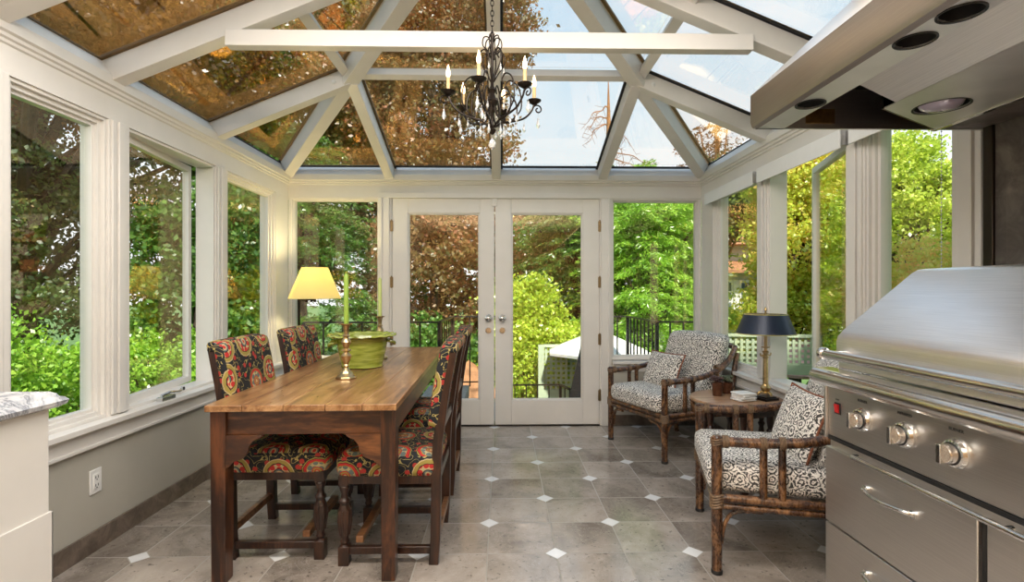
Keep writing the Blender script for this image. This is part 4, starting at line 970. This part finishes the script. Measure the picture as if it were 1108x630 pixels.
b = MB(); b.tube([(GX - .030, .93, .680 - Z0), (GX - .030, 1.74, .680 - Z0)], .0085, 12)
for y in (1.74, 1.2): b.tube(bez([(GX - .030, y, .680 - Z0), (GX - .028, y + .012, .680 - Z0), (GX - .008, y + .016, .680 - Z0)], 4), .0085, 10)
b.build('towel_bar', 'chrome', cb); bpy.data.objects['towel_bar'].location.z = Z0
for (y, lab) in ((1.734, 'BURNER'), (1.550, 'INFRARED'), (1.371, 'BURNER')):
    z = .812 - Z0; m = Matrix.Translation((GX - .003, y, z)) @ Matrix.Rotation(R(-90), 4, 'Y')
    kb = MB(); kb.lathe([(.040, 0), (.041, .008), (.036, .016), (.030, .018), (.030, .012)], (0, 0, 0), 30, m); bz = kb.build('knob_bezel', 'chrome', pnl)
    kn = MB(); kn.lathe([(.027, .010), (.027, .034), (.024, .040), (.004, .040)], (0, 0, 0), 28, m); k_ = kn.build('knob', 'steel_pol', pnl)
    gm = MB(); gm.box((-.026, -.0075, .038), (.026, .0075, .054), m); gm.build('knob_grip', 'chrome', k_, bevel=0.002)
    gi = MB(); gi.lathe([(.0305, .013), (.0305, .0195), (.0275, .0195)], (0, 0, 0), 28, m); gi.build('knob_ring', 'black', bz)
    textmesh(lab, .0125, 'black', pnl, (GX - .0065, y, .871 - Z0), (R(90), 0, R(-90)))
sw = MB(); sw.box((GX - .006, 1.850, .800 - Z0), (GX, 1.883, .842 - Z0)); s_ = sw.build('light_switch', 'black', pnl, bevel=0.001)
sw = MB(); xz_prism(sw, G([(GX - .005, .806), (GX - .008, .806), (GX - .013, .836), (GX - .005, .836)]), 1.856, 1.877); sw.build('switch_rocker', 'redplastic', s_)
textmesh('LIGHT', .0075, 'black', pnl, (GX - .0055, 1.866, .851 - Z0), (R(90), 0, R(-90)))
MB().box((GX - .0045, 1.158, .724 - Z0), (GX - .002, 1.166, .744 - Z0)).build('badge', 'black', pnl)

hd = thing('range_hood', 'stainless steel vent hood hanging over the grill', 'range hood', (0, 0, 1.864))
H0, H1, HX0, HX1 = .25, 1.95, .945, 1.655
b = MB(); fp = [(HX0 + .022, 1.864), (HX0 + .006, 1.871), (HX0, 1.888), (HX0, 1.992), (HX0 + .012, 1.998), (HX0 + .012, 1.98), (HX0 + .012, 1.89), (HX0 + .030, 1.868)]
zz = lambda P: [(x, z - 1.864) for x, z in P]
xz_prism(b, zz(fp), H0, H1); b.build('front_panel', 'steel_hood', hd, angle=30)
b = MB(); xz_prism(b, zz([(HX0, 1.992), (1.40, 2.42), (1.40, 2.69), (1.86, 2.69), (1.86, 2.68), (1.41, 2.68), (1.41, 2.41), (HX0 + .01, 1.985)]), H0, H1); b.build('canopy', 'steel', hd)
b = MB(); xz_prism(b, zz([(HX0 + .01, 1.866), (1.86, 1.866), (1.86, 2.68), (1.40, 2.68), (1.40, 2.41), (HX0 + .01, 1.99)]), H1 - .012, H1); b.build('end_panel', 'steel', hd)
# front lip with round spotlight holes
lip = MB(); N = 24; lamps = [1.684, 1.253, 1.125]
def strip_with_holes(b, x0, x1, y0, y1, z, th, holes, r, skew=0.0):
    ys = [y0] + sorted(holes) + [y1]; xm = (x0 + x1) / 2
    cells = []; hs = sorted(holes)
    bounds = [y0] + [(hs[i] + hs[i + 1]) / 2 for i in range(len(hs) - 1)] + [y1]
    for i, hy in enumerate(hs):
        a, c = bounds[i], bounds[i + 1]; per = []; ring = []
        for k in range(N):
            an = 2 * PI * k / N; cx, sy = math.cos(an), math.sin(an)
            tx = (x1 - xm) / abs(cx) if abs(cx) > 1e-6 else 1e9; ty = ((c - hy) if sy > 0 else (hy - a)) / abs(sy) if abs(sy) > 1e-6 else 1e9
            if skew and sy > 0 and i == len(hs) - 1 and sy - skew * cx > 1e-6: ty = (c - hy) / (sy - skew * cx)
            if skew and i == len(hs) - 1 and sy <= 0 and sy - skew * cx > 1e-6: ty = min(ty, (c - hy) / (sy - skew * cx))
            t_ = min(tx, ty); per.append((xm + cx * t_, hy + sy * t_)); ring.append((xm + cx * r, hy + sy * r))
        k_ = skew * (x1 - x0) / 2 if i == len(hs) - 1 else 0
        for cor in ((x0, a), (x1, a), (x1, c + k_), (x0, c - k_)):
            j = min(range(N), key=lambda q_: math.hypot(per[q_][0] - cor[0], per[q_][1] - cor[1])); per[j] = cor
        vs = [(x, y, z) for x, y in ring] + [(x, y, z) for x, y in per] + [(x, y, z + th) for x, y in ring] + [(x, y, z + th) for x, y in per]
        fs = []
        for k in range(N):
            k2 = (k + 1) % N; fs += [(k, N + k, N + k2, k2), (2 * N + k, 2 * N + k2, 3 * N + k2, 3 * N + k), (k, k2, 2 * N + k2, 2 * N + k)]
        b.add(vs, fs)
    return b
strip_with_holes(lip, HX0 + .02, 1.069, H0, H1, .002, .004, lamps, .041); lipo = lip.build('front_lip', 'steel_soft', hd)
for y in lamps:
    b = MB(); b.lathe([(.041, .0), (.046, -.001), (.046, .003), (.041, .004), (.041, .06), (.03, .075), (.002, .076)], (1.0155, y, 0), 28, caps=False); r_ = b.build('spotlight_well', 'black', lipo, angle=60)
    b = MB(); b.lathe([(.012, .03), (.024, .045), (.030, .06), (.002, .07)], (1.018, y + .006, 0), 20); b.build('spotlight_lamp', 'chrome', r_)
# back strip with round heat lamp; its far end is cut on the slant
z0 = .001; bk = MB()
P = [(1.285, 1.68), (1.64, 1.935), (1.655, 1.935), (1.655, H0), (1.285, H0)]
strip_with_holes(bk, 1.285, 1.64, H0, 1.825, z0, .004, [1.695, 1.05], .074, skew=.60)
bko = bk.build('back_strip', 'steel_soft', hd)
for y in (1.695, 1.05):
    b = MB(); b.lathe([(.074, 0), (.080, -.001), (.080, .003), (.074, .005), (.074, .05), (.002, .06)], (1.4625, y, 0), 32, caps=False); w_ = b.build('lamp_well', 'black', bko, angle=60)
    b = MB(); b.lathe([(.066, .030), (.067, .016), (.056, .000), (.034, -.011), (.004, -.016)], (1.4625, y - .0, 0), 28, caps=False); b.build('heat_lamp', 'lens', w_, angle=70)
b = MB(); xz_prism(b, [(1.286, .002), (1.110, .085), (1.116, .093), (1.292, .010)], H0, 1.665); b.build('inner_baffle', 'steel_soft', hd)
b = MB(); b.box((1.07, H0, .15), (1.65, H1 - .012, .16))
b.add([(1.288, 1.722, .002), (1.640, 1.934, .002), (1.640, 1.934, .15), (1.288, 1.722, .15), (1.283, 1.726, .002), (1.636, 1.938, .002), (1.636, 1.938, .15), (1.283, 1.726, .15)], [(0, 1, 2, 3), (7, 6, 5, 4), (0, 4, 5, 1), (1, 5, 6, 2), (2, 6, 7, 3), (3, 7, 4, 0)])
b.build('filter_chamber', 'darkpanel', hd)
b = MB().box((1.15, H1 - .0145, .02), (1.26, H1 - .012, .075)); b.build('rating_plate', 'brass', hd)
b = MB(); b.box((1.64, H0, -.004), (1.66, H1, .006)); b.build('rear_edge', 'steel_pol', hd, bevel=0.002)
nf = MB().box((1.662, .2, 1.868), (XR - .0, 1.94, 2.68)).build('wall_soffit', 'wallstone'); struct(nf, 'dark stone soffit between the hood and the wall')

# ================================================================== OUTSIDE
GZ = -1.35
struct(MB().box((-60, -30, GZ - .2), (60, 90, GZ)).build('ground', 'grass'), 'lawn and garden below the deck')
struct(MB().box((-2.3, 4.94, -.20), (2.3, 5.95, -.05)).build('deck_landing', 'deck', bevel=0.01), 'grey stone landing outside the french doors')
b = MB(); b.box((-1.0, 5.95, -.20), (-.45, 7.15, -.05)); b.box((1.2, 5.95, -.20), (2.0, 7.15, -.05)); b.box((-.45, 7.2, -.75), (1.2, 9.0, -.62))
for k in range(5): b.box((-.45, 5.95 + k * .26, -.20 - k * .11), (1.2, 6.21 + k * .26, -.08 - k * .11))
struct(b.build('deck_steps', 'deck', bevel=0.008), 'grey stone steps leading down to the garden')

def railing(pts, top, bottom, lab, step=.14, skip=()):
    t = thing('railing', lab, 'railing', (pts[0][0], pts[0][1], 0), 0)
    o = Vector((pts[0][0], pts[0][1], 0)); P = [Vector((x, y, 0)) - o for x, y in pts]
    b = MB()
    for i in range(len(P) - 1): b.beam(P[i] + Vector((0, 0, top)), P[i + 1] + Vector((0, 0, top)), .045, .018)
    b.build('top_rail', 'rail', t)
    b = MB()
    for i in range(len(P) - 1): b.beam(P[i] + Vector((0, 0, bottom + .06)), P[i + 1] + Vector((0, 0, bottom + .06)), .03, .014)
    b.build('bottom_rail', 'rail', t)
    for i in range(len(P) - 1):
        L = (P[i + 1] - P[i]).length; n = max(1, round(L / step))
        for k in range(n + (1 if i == len(P) - 2 else 0)):
            q = P[i].lerp(P[i + 1], k / n); h = .019 if k == 0 else .0085
            MB().box((q.x - h, q.y - h, bottom), (q.x + h, q.y + h, top)).build('post' if k == 0 else 'baluster', 'rail', t)
    return t
railing([(-2.2, 5.80), (-.70, 5.80), (-.665, 7.05), (.02, 7.10)], .90, -.05, 'black metal railing outside the left door leaf, stepping back from the house', .21)
railing([(2.2, 5.80), (1.76, 5.85), (1.72, 7.05), (1.30, 7.08)], .90, -.05, 'black metal railing outside the right-hand back window', .16)
railing([(0.02, 7.6), (.86, 7.6), (.95, 7.25)], -.13, -.62, 'low black metal stair railing seen through the foot of the right door', .155)

def lattice(x0, y0, x1, y1, z0, z1, lab, pitch=.075, posts=2):
    t = thing('lattice_fence', lab, 'fence', (x0, y0, 0), math.atan2(y1 - y0, x1 - x0), 'pale green lattice fences')
    L = math.hypot(x1 - x0, y1 - y0); b = MB(); n = int(L / pitch); m = int((z1 - z0) / pitch)
    for i in range(n): b.box((i * L / n - .018, -.004, z0), (i * L / n + .018, .008, z1))
    for j in range(m): b.box((0, .008, z0 + j * (z1 - z0) / m - .018), (L, .020, z0 + j * (z1 - z0) / m + .018))
    b.build('lattice_panel', 'greenpaint', t)
    MB().box((-.04, -.03, z1), (L + .04, .04, z1 + .04)).build('cap_rail', 'greenpaint', t)
    MB().box((-.04, -.03, z0 - .14), (L + .04, .04, z0)).build('bottom_board', 'greenpaint', t)
    for k in range(posts): x = L * k / (posts - 1); MB().box((x - .045, -.04, GZ), (x + .045, .05, z1 + .04)).build('post', 'greenpaint', t)
lattice(.62, 8.2, 1.5, 8.2, -.32, .36, 'pale green lattice screen beside the white garden umbrella')
lattice(3.05, 7.4, 4.38, 7.1, .22, .60, 'pale green lattice fence outside, behind the navy lamp', posts=3)
lattice(2.85, 9.3, 4.6, 9.3, .05, .50, 'pale green lattice fence farther off, beside the corner', posts=3)

def umbrella(x, y, zt, zr, r, mat, lab, nseg=8):
    t = thing('patio_umbrella', lab, 'umbrella', (x, y, 0)); b = MB()
    vs = [(0, 0, zt)] + [(r * math.cos(2 * PI * k / nseg + .3), r * math.sin(2 * PI * k / nseg + .3), zr) for k in range(nseg)] + [(0, 0, zt - .03)] + [(r * math.cos(2 * PI * k / nseg + .3), r * math.sin(2 * PI * k / nseg + .3), zr - .04) for k in range(nseg)]
    n = nseg; fs = [(0, 1 + k, 1 + (k + 1) % n) for k in range(n)] + [(n + 1, n + 2 + (k + 1) % n, n + 2 + k) for k in range(n)] + [(1 + k, n + 2 + k, n + 2 + (k + 1) % n, 1 + (k + 1) % n) for k in range(n)]
    b.add(vs, fs); b.build('canopy', mat, t, angle=10)
    MB().lathe([(.02, GZ), (.02, zt - .02)], (0, 0, 0), 10).build('pole', 'rail', t)
    for k in range(nseg):
        a = 2 * PI * k / nseg + .3; MB().tube([(0, 0, zt - .04), (r * math.cos(a), r * math.sin(a), zr - .03)], .007, 5).build('rib', 'rail', t)
umbrella(1.50, 8.0, .66, .32, .82, 'canvas', 'open white patio umbrella outside the right door leaf')
umbrella(4.72, 8.1, .56, .02, .85, 'pinkcanvas', 'open dusty pink patio umbrella outside the middle right window')
fu = thing('furled_umbrella', 'furled charcoal patio umbrella beside the white one', 'umbrella', (1.03, 6.35, 0))
b = MB(); vs = []; N = 20; zs = [(.03, .70), (.07, .5), (.12, .25), (.17, 0), (.21, -.25), (.23, -.42), (.03, -.44)]
for r, z in zs:
    for k in range(N): a = 2 * PI * k / N; q = r * (1 + .12 * math.sin(a * 5)); vs.append((q * math.cos(a), q * math.sin(a), z))
b.add(vs, [(i * N + k, i * N + (k + 1) % N, (i + 1) * N + (k + 1) % N, (i + 1) * N + k) for i in range(len(zs) - 1) for k in range(N)] + [tuple(range(N - 1, -1, -1))]); b.build('canopy', 'darkcanvas', fu, angle=80)
MB().lathe([(.018, GZ), (.018, .74)], (0, 0, 0), 8).build('pole', 'rail', fu)

sh = thing('garden_shed', 'small garden shed with orange brown shingle roof below the left door glass', 'shed', (-.35, 8.6, 0))
MB().box((-.6, -.4, GZ), (.25, .5, -.38)).build('wall', 'greenpaint', sh)
b = MB(); b.add([(-.75, -.55, -.42), (.36, -.55, -.42), (.36, .65, -.42), (-.75, .65, -.42), (-.2, .05, .10)], [(3, 2, 1, 0), (0, 1, 4), (1, 2, 4), (2, 3, 4), (3, 0, 4)]); b.build('roof', 'shingle', sh)

# neighbouring house seen through the far right window
hs = thing('neighbour_house', 'cream house with brown hipped roof beyond the right garden', 'house', (9.3, 19.0, 0), R(-8))
MB().box((-2.6, 0, GZ), (3.5, 5, 2.25)).build('wall', 'siding', hs)
b = MB(); b.add([(-3.1, -.5, 2.95), (4.0, -.5, 2.95), (4.0, 5.5, 2.95), (-3.1, 5.5, 2.95), (-.8, 2.2, 4.3), (1.5, 2.2, 4.3)], [(3, 2, 1, 0), (0, 1, 5, 4), (1, 2, 5), (2, 3, 4, 5), (3, 0, 4)]); b.build('roof', 'shingle', hs)
MB().box((-2.5, .05, 2.25), (3.4, 4.9, 2.95)).build('upper_wall', 'siding', hs)
b = MB(); b.add([(-3.0, -.7, 2.0), (3.9, -.7, 2.0), (3.9, 0.1, 2.4), (-3.0, 0.1, 2.4), (-3.0, -.7, 1.9), (3.9, -.7, 1.9)], [(0, 1, 2, 3), (5, 4, 3, 2), (0, 4, 5, 1), (0, 3, 4), (1, 5, 2)]); b.build('porch_roof', 'shingle', hs)
for x in (-2.1, -1.1, -.1):
    f = MB().box((x - .38, -.05, .45), (x + .38, .0, 1.65)).build('window', 'paint', hs)
    g = MB()
    for i in range(2):
        for j in range(3): g.box((x - .32 + i * .34, -.06, .53 + j * .36), (x - .02 + i * .34, -.045, .83 + j * .36))
    g.build('pane', 'windowdark', f)
for x in (-1.6, -.6): MB().box((x - .10, -.05, .45), (x + .10, -.02, 1.65)).build('shutter', 'paint', hs)

# ------------------------------------------------------------------ trees and shrubs
def leafmesh(name, C, L, W, mat, parent, dirs=None):
    n = len(C); a = rng.normal(size=(n, 3)) if dirs is None else dirs + rng.normal(size=(n, 3)) * .45
    a /= np.linalg.norm(a, axis=1)[:, None]; r = rng.normal(size=(n, 3)); r[:, 2] *= .6
    b = np.cross(a, r); b /= np.linalg.norm(b, axis=1)[:, None]
    s = rng.uniform(.65, 1.25, n)[:, None]
    nn = np.cross(a, b)
    v = np.stack([C - a * L * s, C + b * W * s - nn * W * s * .25, C + a * L * s, C - b * W * s - nn * W * s * .25], 1).reshape(-1, 3).astype(np.float32)
    me = bpy.data.meshes.new(name); me.vertices.add(4 * n); me.loops.add(4 * n); me.polygons.add(n)
    me.vertices.foreach_set('co', v.ravel()); me.loops.foreach_set('vertex_index', np.arange(4 * n, dtype=np.int32))
    me.polygons.foreach_set('loop_start', np.arange(0, 4 * n, 4, dtype=np.int32)); me.polygons.foreach_set('loop_total', np.full(n, 4, np.int32))
    me.update(calc_edges=True)
    at = me.attributes.new('leaf', 'FLOAT', 'FACE'); at.data.foreach_set('value', np.clip(rng.normal(.5, .22, n), 0, 1).astype(np.float32))
    me.materials.append(M[mat]); o = bpy.data.objects.new(name, me); col.objects.link(o); o.parent = parent
    return o
def clumps(c, r, n, shell=.55):
    # clump centres scattered through an ellipsoid, denser towards its surface
    d = rng.normal(size=(n, 3)); d /= np.linalg.norm(d, axis=1)[:, None]
    q = rng.uniform(shell ** 3, 1, n) ** (1 / 3); return np.array(c) + d * q[:, None] * np.array(r)
def tree(name, lab, cat, base, crown, mat, nleaf, nclump, cr_, L=.06, W=.03, trunk=.12, spray=False, bark='bark', group='trees and shrubs in the garden', shell=.45):
    # crown: list of (centre, radii) relative to base
    bx, by, bz = base; t = thing(name, lab, cat, base, 0, group)
    vol = np.array([r[0] * r[1] * r[2] for c, r in crown]); sh_ = vol ** .67 / (vol ** .67).sum(); allC = []; allD = []; br = []
    for (c, r), f in zip(crown, sh_):
        K = clumps(c, r, max(3, int(nclump * f)), shell); per = max(3, int(nleaf / nclump))
        rad = rng.uniform(.6, 1.35, len(K)) * cr_
        if spray:
            out = K - np.array(c); out[:, 2] = 0; out /= np.linalg.norm(out, axis=1)[:, None] + 1e-6
            out += rng.normal(size=out.shape) * .5; out[:, 2] = rng.uniform(-.35, .25, len(K)); out /= np.linalg.norm(out, axis=1)[:, None]
            side = np.cross(out, np.array([0, 0, 1.0])); side /= np.linalg.norm(side, axis=1)[:, None] + 1e-6
            u = rng.uniform(-1, 1, (len(K), per)); w = rng.normal(size=(len(K), per)) * .32 * (1 - u * .6)
            P = K[:, None] + out[:, None] * (u * rad[:, None] * 1.3)[..., None] + side[:, None] * (w * rad[:, None])[..., None]
            P[..., 2] += -(u + 1) ** 2 * rad[:, None] * .12 - np.abs(w) * rad[:, None] * .3 + rng.normal(size=u.shape) * .02
            D = (out[:, None] * .8 + side[:, None] * (np.sign(w) * .6)[..., None]); D[..., 2] -= .25
            allC.append(P.reshape(-1, 3)); allD.append(D.reshape(-1, 3))
        else:
            P = K[:, None] + rng.normal(size=(len(K), per, 3)) * (rad[:, None, None] * np.array([.5, .5, .34])); allC.append(P.reshape(-1, 3))
        br += [tuple(k) for k in K[rng.choice(len(K), min(len(K), 9), replace=False)]]
    C = np.concatenate(allC); D = np.concatenate(allD) if spray else None
    C[:, 2] = np.maximum(C[:, 2], .03)
    leafmesh('foliage', C, L, W, mat, t, D)
    if trunk:
        zt = max(c[2] for c, r in crown); cx = sum(c[0] for c, r in crown) / len(crown); cy = sum(c[1] for c, r in crown) / len(crown)
        MB().tube(bez([(0, 0, -.05), (cx * .2, cy * .2, zt * .33), (cx * .6, cy * .6, zt * .7), (cx, cy, zt)], 5), [trunk * (1 - .045 * k) for k in range(16)], 10).build('trunk', bark, t)
        b = MB()
        for k in br[:24]:
            z = max(.2, min(zt * .9, k[2] * .6)); f = z / zt; b.tube(bez([(cx * f * .7, cy * f * .7, z), ((cx * f * .7 + k[0]) / 2, (cy * f * .7 + k[1]) / 2, (z + k[2]) / 2 + .1), k], 4), [trunk * .35 * (1 - .09 * j) for j in range(9)], 6)
        b.build('branches', bark, t)
    return t
T = tree
# straight behind the doors
T('copper_beech', 'tall copper red beech tree behind the left door leaf, rising over the roof', 'tree', (-1.4, 11.5, GZ), [((.1, 0, 3.0), (1.9, 1.4, 2.9)), ((-.3, .2, 7.0), (2.2, 1.8, 3.0)), ((.9, 0, 8.8), (1.3, 1.2, 1.7)), ((-1.6, .3, 8.0), (1.6, 1.3, 2.0))], 'leaf_copper', 110000, 800, .36, .048, .030, .2)
T('fir_tree', 'dense green fir behind the right door leaf', 'tree', (1.6, 11.0, GZ), [((0, 0, 2.6), (1.7, 1.2, 2.4)), ((.2, 0, 4.0), (1.2, 1.0, 1.15))], 'leaf_mid', 60000, 520, .38, .050, .013, .14, True)
T('laurel_bush', 'bright yellow-green bush behind the right door leaf, left of the lattice', 'shrub', (.42, 8.9, GZ), [((0, 0, 1.1), (.85, .6, 1.15)), ((-.1, 0, 2.2), (.62, .5, .72)), ((.5, .1, 1.7), (.5, .4, .6))], 'leaf_lime', 30000, 320, .2, .036, .024, .05)
T('laurel_bush', 'mid green bush behind the railing outside the left door leaf', 'shrub', (-1.6, 9.0, GZ), [((0, 0, 1.1), (1.1, .6, 1.1)), ((.7, .2, 1.3), (.6, .4, .7))], 'leaf_mid', 16000, 220, .22, .045, .026, .05)
T('cedar_tree', 'feathery bright green cedar filling the right-hand back window', 'tree', (2.72, 9.6, GZ), [((0, 0, 2.4), (1.15, 1.0, 2.3)), ((-.2, -.1, 3.9), (.9, .9, 1.05)), ((.4, 0, 3.6), (.7, .8, 1.1))], 'leaf_bright', 80000, 620, .36, .050, .011, .14, True)
T('conifer_backdrop', 'dark green conifer standing behind the fir and the cedar', 'tree', (2.6, 13.5, GZ), [((0, 0, 3.0), (3.0, 1.2, 2.9)), ((-1.5, 0, 4.4), (1.3, 1, 1.3)), ((1.6, 0, 4.5), (1.5, 1, 1.3))], 'leaf_dark', 30000, 380, .45, .10, .035, .2, True)
# left back window and left wall
T('conifer_backdrop', 'dark green conifers low behind the copper beech', 'tree', (-1.6, 15.5, GZ), [((0, 0, 2.6), (2.6, 1.0, 2.6)), ((2.6, 0, 2.2), (1.4, 1.0, 2.2)), ((-1.2, 0, 4.2), (1.5, 1, 1.5))], 'leaf_mid', 36000, 380, .45, .09, .03, .2, True)
T('hemlock_tree', 'grey-green hemlock filling the left-hand back window', 'tree', (-4.0, 10.5, GZ), [((0, 0, 2.3), (1.7, 1.2, 2.3)), ((-.2, 0, 4.5), (1.3, 1.0, 1.5))], 'leaf_mid', 60000, 520, .38, .050, .013, .16, True)
T('dark_tree', 'tall dark green tree behind the hemlock with sky showing through', 'tree', (-5.3, 13.0, GZ), [((0, 0, 5.0), (2.9, 1.4, 2.9)), ((1.0, 0, 8.0), (2.5, 1.4, 2.6)), ((-2.2, -1.0, 8.0), (2.2, 1.6, 2.8))], 'leaf_dark', 52000, 520, .42, .085, .05, .25)
T('beech_tree', 'large rusty beech arching over the left roof slope', 'tree', (-7.6, 8.4, GZ), [((1.3, 1.2, 6.6), (2.4, 2.3, 1.5)), ((1.3, -1.8, 6.4), (2.4, 2.0, 1.5)), ((0, 0, 8.0), (2.6, 3.0, 1.6)), ((-1.0, -2.2, 6.6), (2.0, 2.2, 1.8))], 'leaf_rust', 120000, 800, .34, .042, .026, .26, shell=.35)
T('beech_tree', 'green beech tinged with rust outside the middle left window', 'tree', (-7.2, 7.6, GZ), [((0, 0, 3.4), (1.9, 2.0, 1.9)), ((-.4, 1.6, 4.0), (1.8, 1.6, 1.6))], 'leaf_dark', 30000, 260, .30, .040, .024, .18, shell=.35)
T('beech_tree', 'green beech with rusty leaves and sky gaps outside the nearest left window', 'tree', (-8.0, 4.6, GZ), [((0, 0, 3.9), (1.7, 2.3, 1.7)), ((.4, 2.0, 3.6), (1.5, 1.3, 1.6)), ((0, .5, 2.3), (1.2, 1.8, .9))], 'leaf_beech', 26000, 260, .28, .036, .022, .18, shell=.3)
T('maple_tree', 'mid green tree outside the far left window beside the corner', 'tree', (-4.7, 8.0, GZ), [((0, 0, 2.2), (1.0, .9, 1.7)), ((.1, .1, 3.4), (.9, .8, 1.0))], 'leaf_mid', 20000, 240, .26, .05, .03, .08)
T('hedge_shrub', 'bright green shrub below the nearest left window', 'shrub', (-4.6, 4.5, GZ), [((0, 0, 1.2), (.75, .9, 1.32)), ((.1, -1.1, 1.2), (.7, .9, 1.25)), ((-.2, 1.2, 1.0), (.7, .7, 1.1))], 'leaf_bright', 60000, 480, .16, .026, .016, .04)
T('hedge_shrub', 'bright green shrub below the middle left window', 'shrub', (-4.5, 6.3, GZ), [((0, 0, 1.0), (.8, .9, 1.15)), ((.2, 1.2, 1.0), (.8, .8, 1.1))], 'leaf_bright', 50000, 400, .16, .028, .017, .04)
# right wall
T('yellow_maple', 'yellow and orange maple outside the middle right window', 'tree', (4.85, 8.5, GZ), [((0, 0, 3.4), (.75, .8, 1.5)), ((.2, .1, 4.5), (.9, .8, .8)), ((-.1, 0, 2.3), (.65, .7, .7))], 'leaf_maple', 42000, 380, .24, .038, .024, .1)
T('cypress_tree', 'upright green cypress outside the middle right window, beside the maple', 'tree', (6.45, 9.9, GZ), [((0, 0, 2.8), (.75, .8, 2.6)), ((0, 0, 4.8), (.6, .6, 1.1))], 'leaf_mid', 22000, 300, .30, .06, .018, .1, True)
T('lime_maple', 'lime green tree outside the nearest right window', 'tree', (5.25, 6.5, GZ), [((0, 0, 3.1), (1.0, .85, 1.15)), ((-.1, 0, 3.95), (.55, .5, .62)), ((0, 0, 2.0), (.8, .7, .8))], 'leaf_lime', 60000, 460, .20, .028, .018, .09)
T('garden_tree', 'broad green tree far to the right of the house', 'tree', (10.5, 6.5, GZ), [((0, 0, 3.4), (2.2, 2.6, 2.6)), ((.5, -2.5, 3.0), (1.8, 2.0, 2.3)), ((0, .5, 1.2), (2.0, 3.0, 1.2))], 'leaf_mid', 40000, 420, .4, .07, .045, .2)
T('japanese_maple', 'low orange and green maple outside the nearest right window', 'shrub', (4.1, 5.15, GZ), [((0, 0, 2.45), (.8, .6, .72)), ((0, 0, 1.6), (.6, .5, .5))], 'leaf_maple', 26000, 260, .16, .024, .015, .06)
T('garden_tree', 'dark green tree beside the neighbouring house', 'tree', (6.2, 14.5, GZ), [((-1.4, 0, 3.3), (.9, 1.0, 2.5)), ((.2, 0, 5.3), (1.1, 1, 1.2))], 'leaf_dark', 24000, 300, .36, .075, .045, .14)
T('garden_tree', 'dark green tree rising above the neighbouring house', 'tree', (12.9, 30.0, GZ), [((0, 0, 6.0), (3.4, 1.6, 3.6))], 'leaf_dark', 24000, 300, .5, .12, .07, .2)
T('laurel_bush', 'yellow-green bush in front of the neighbouring house', 'shrub', (5.0, 10.9, GZ), [((0, 0, 1.2), (.8, .7, 1.0)), ((-.7, .2, 1.7), (.35, .5, .8))], 'leaf_lime', 15000, 220, .22, .045, .028, .05)
T('laurel_bush', 'mid green bush by the far right lattice', 'shrub', (4.1, 10.4, GZ), [((0, 0, 1.2), (.8, .6, 1.25))], 'leaf_bright', 12000, 180, .22, .045, .026, .05)
# tall bare fir with orange bark, right of centre above the back wall
bf = thing('bare_fir', 'bare orange-barked fir trunk with drooping twigs above the back wall', 'tree', (3.3, 16.0, GZ), 0)
MB().tube([(0, 0, 0), (.05, 0, 5), (.02, 0, 7.2), (.0, 0, 9.2)], [.20, .15, .09, .01], 10).build('trunk', 'barklit', bf)
b = MB(); r = random.Random(4)
for k in range(15):
    z = 4.5 + k * .27; a = r.choice((0, PI)) + r.uniform(-.6, .6); L_ = r.uniform(.7, 2.3) * (1 - k * .03); dx, dy = math.cos(a), math.sin(a)
    pts = [(0, 0, z)]
    for j in range(1, 7): f = j / 6; pts.append((dx * L_ * f + r.uniform(-.07, .07), dy * L_ * f, z + .12 * f - .75 * f * f * r.uniform(.7, 1.2) + r.uniform(-.05, .05)))
    Q = bez(pts, 3); b.tube(Q, [.026 * (1 - .048 * j) for j in range(len(Q))], 5)
    for j in range(3, len(Q)):
        q = Q[j]; b.tube([q, q + Vector((r.uniform(-.3, .3), r.uniform(-.2, .2), r.uniform(-.35, .08)))], [.008, .003], 4)
b.build('branches', 'barklit', bf)
T('larch_tree', 'thin rusty larch with see-through branches at the right of the roof', 'tree', (6.1, 14.5, GZ), [((0, 0, 5.6), (1.5, 1.0, 1.4)), ((0, 0, 6.9), (.8, .6, .9))], 'leaf_rust', 4200, 90, .42, .06, .018, .14, True, bark='barklit')
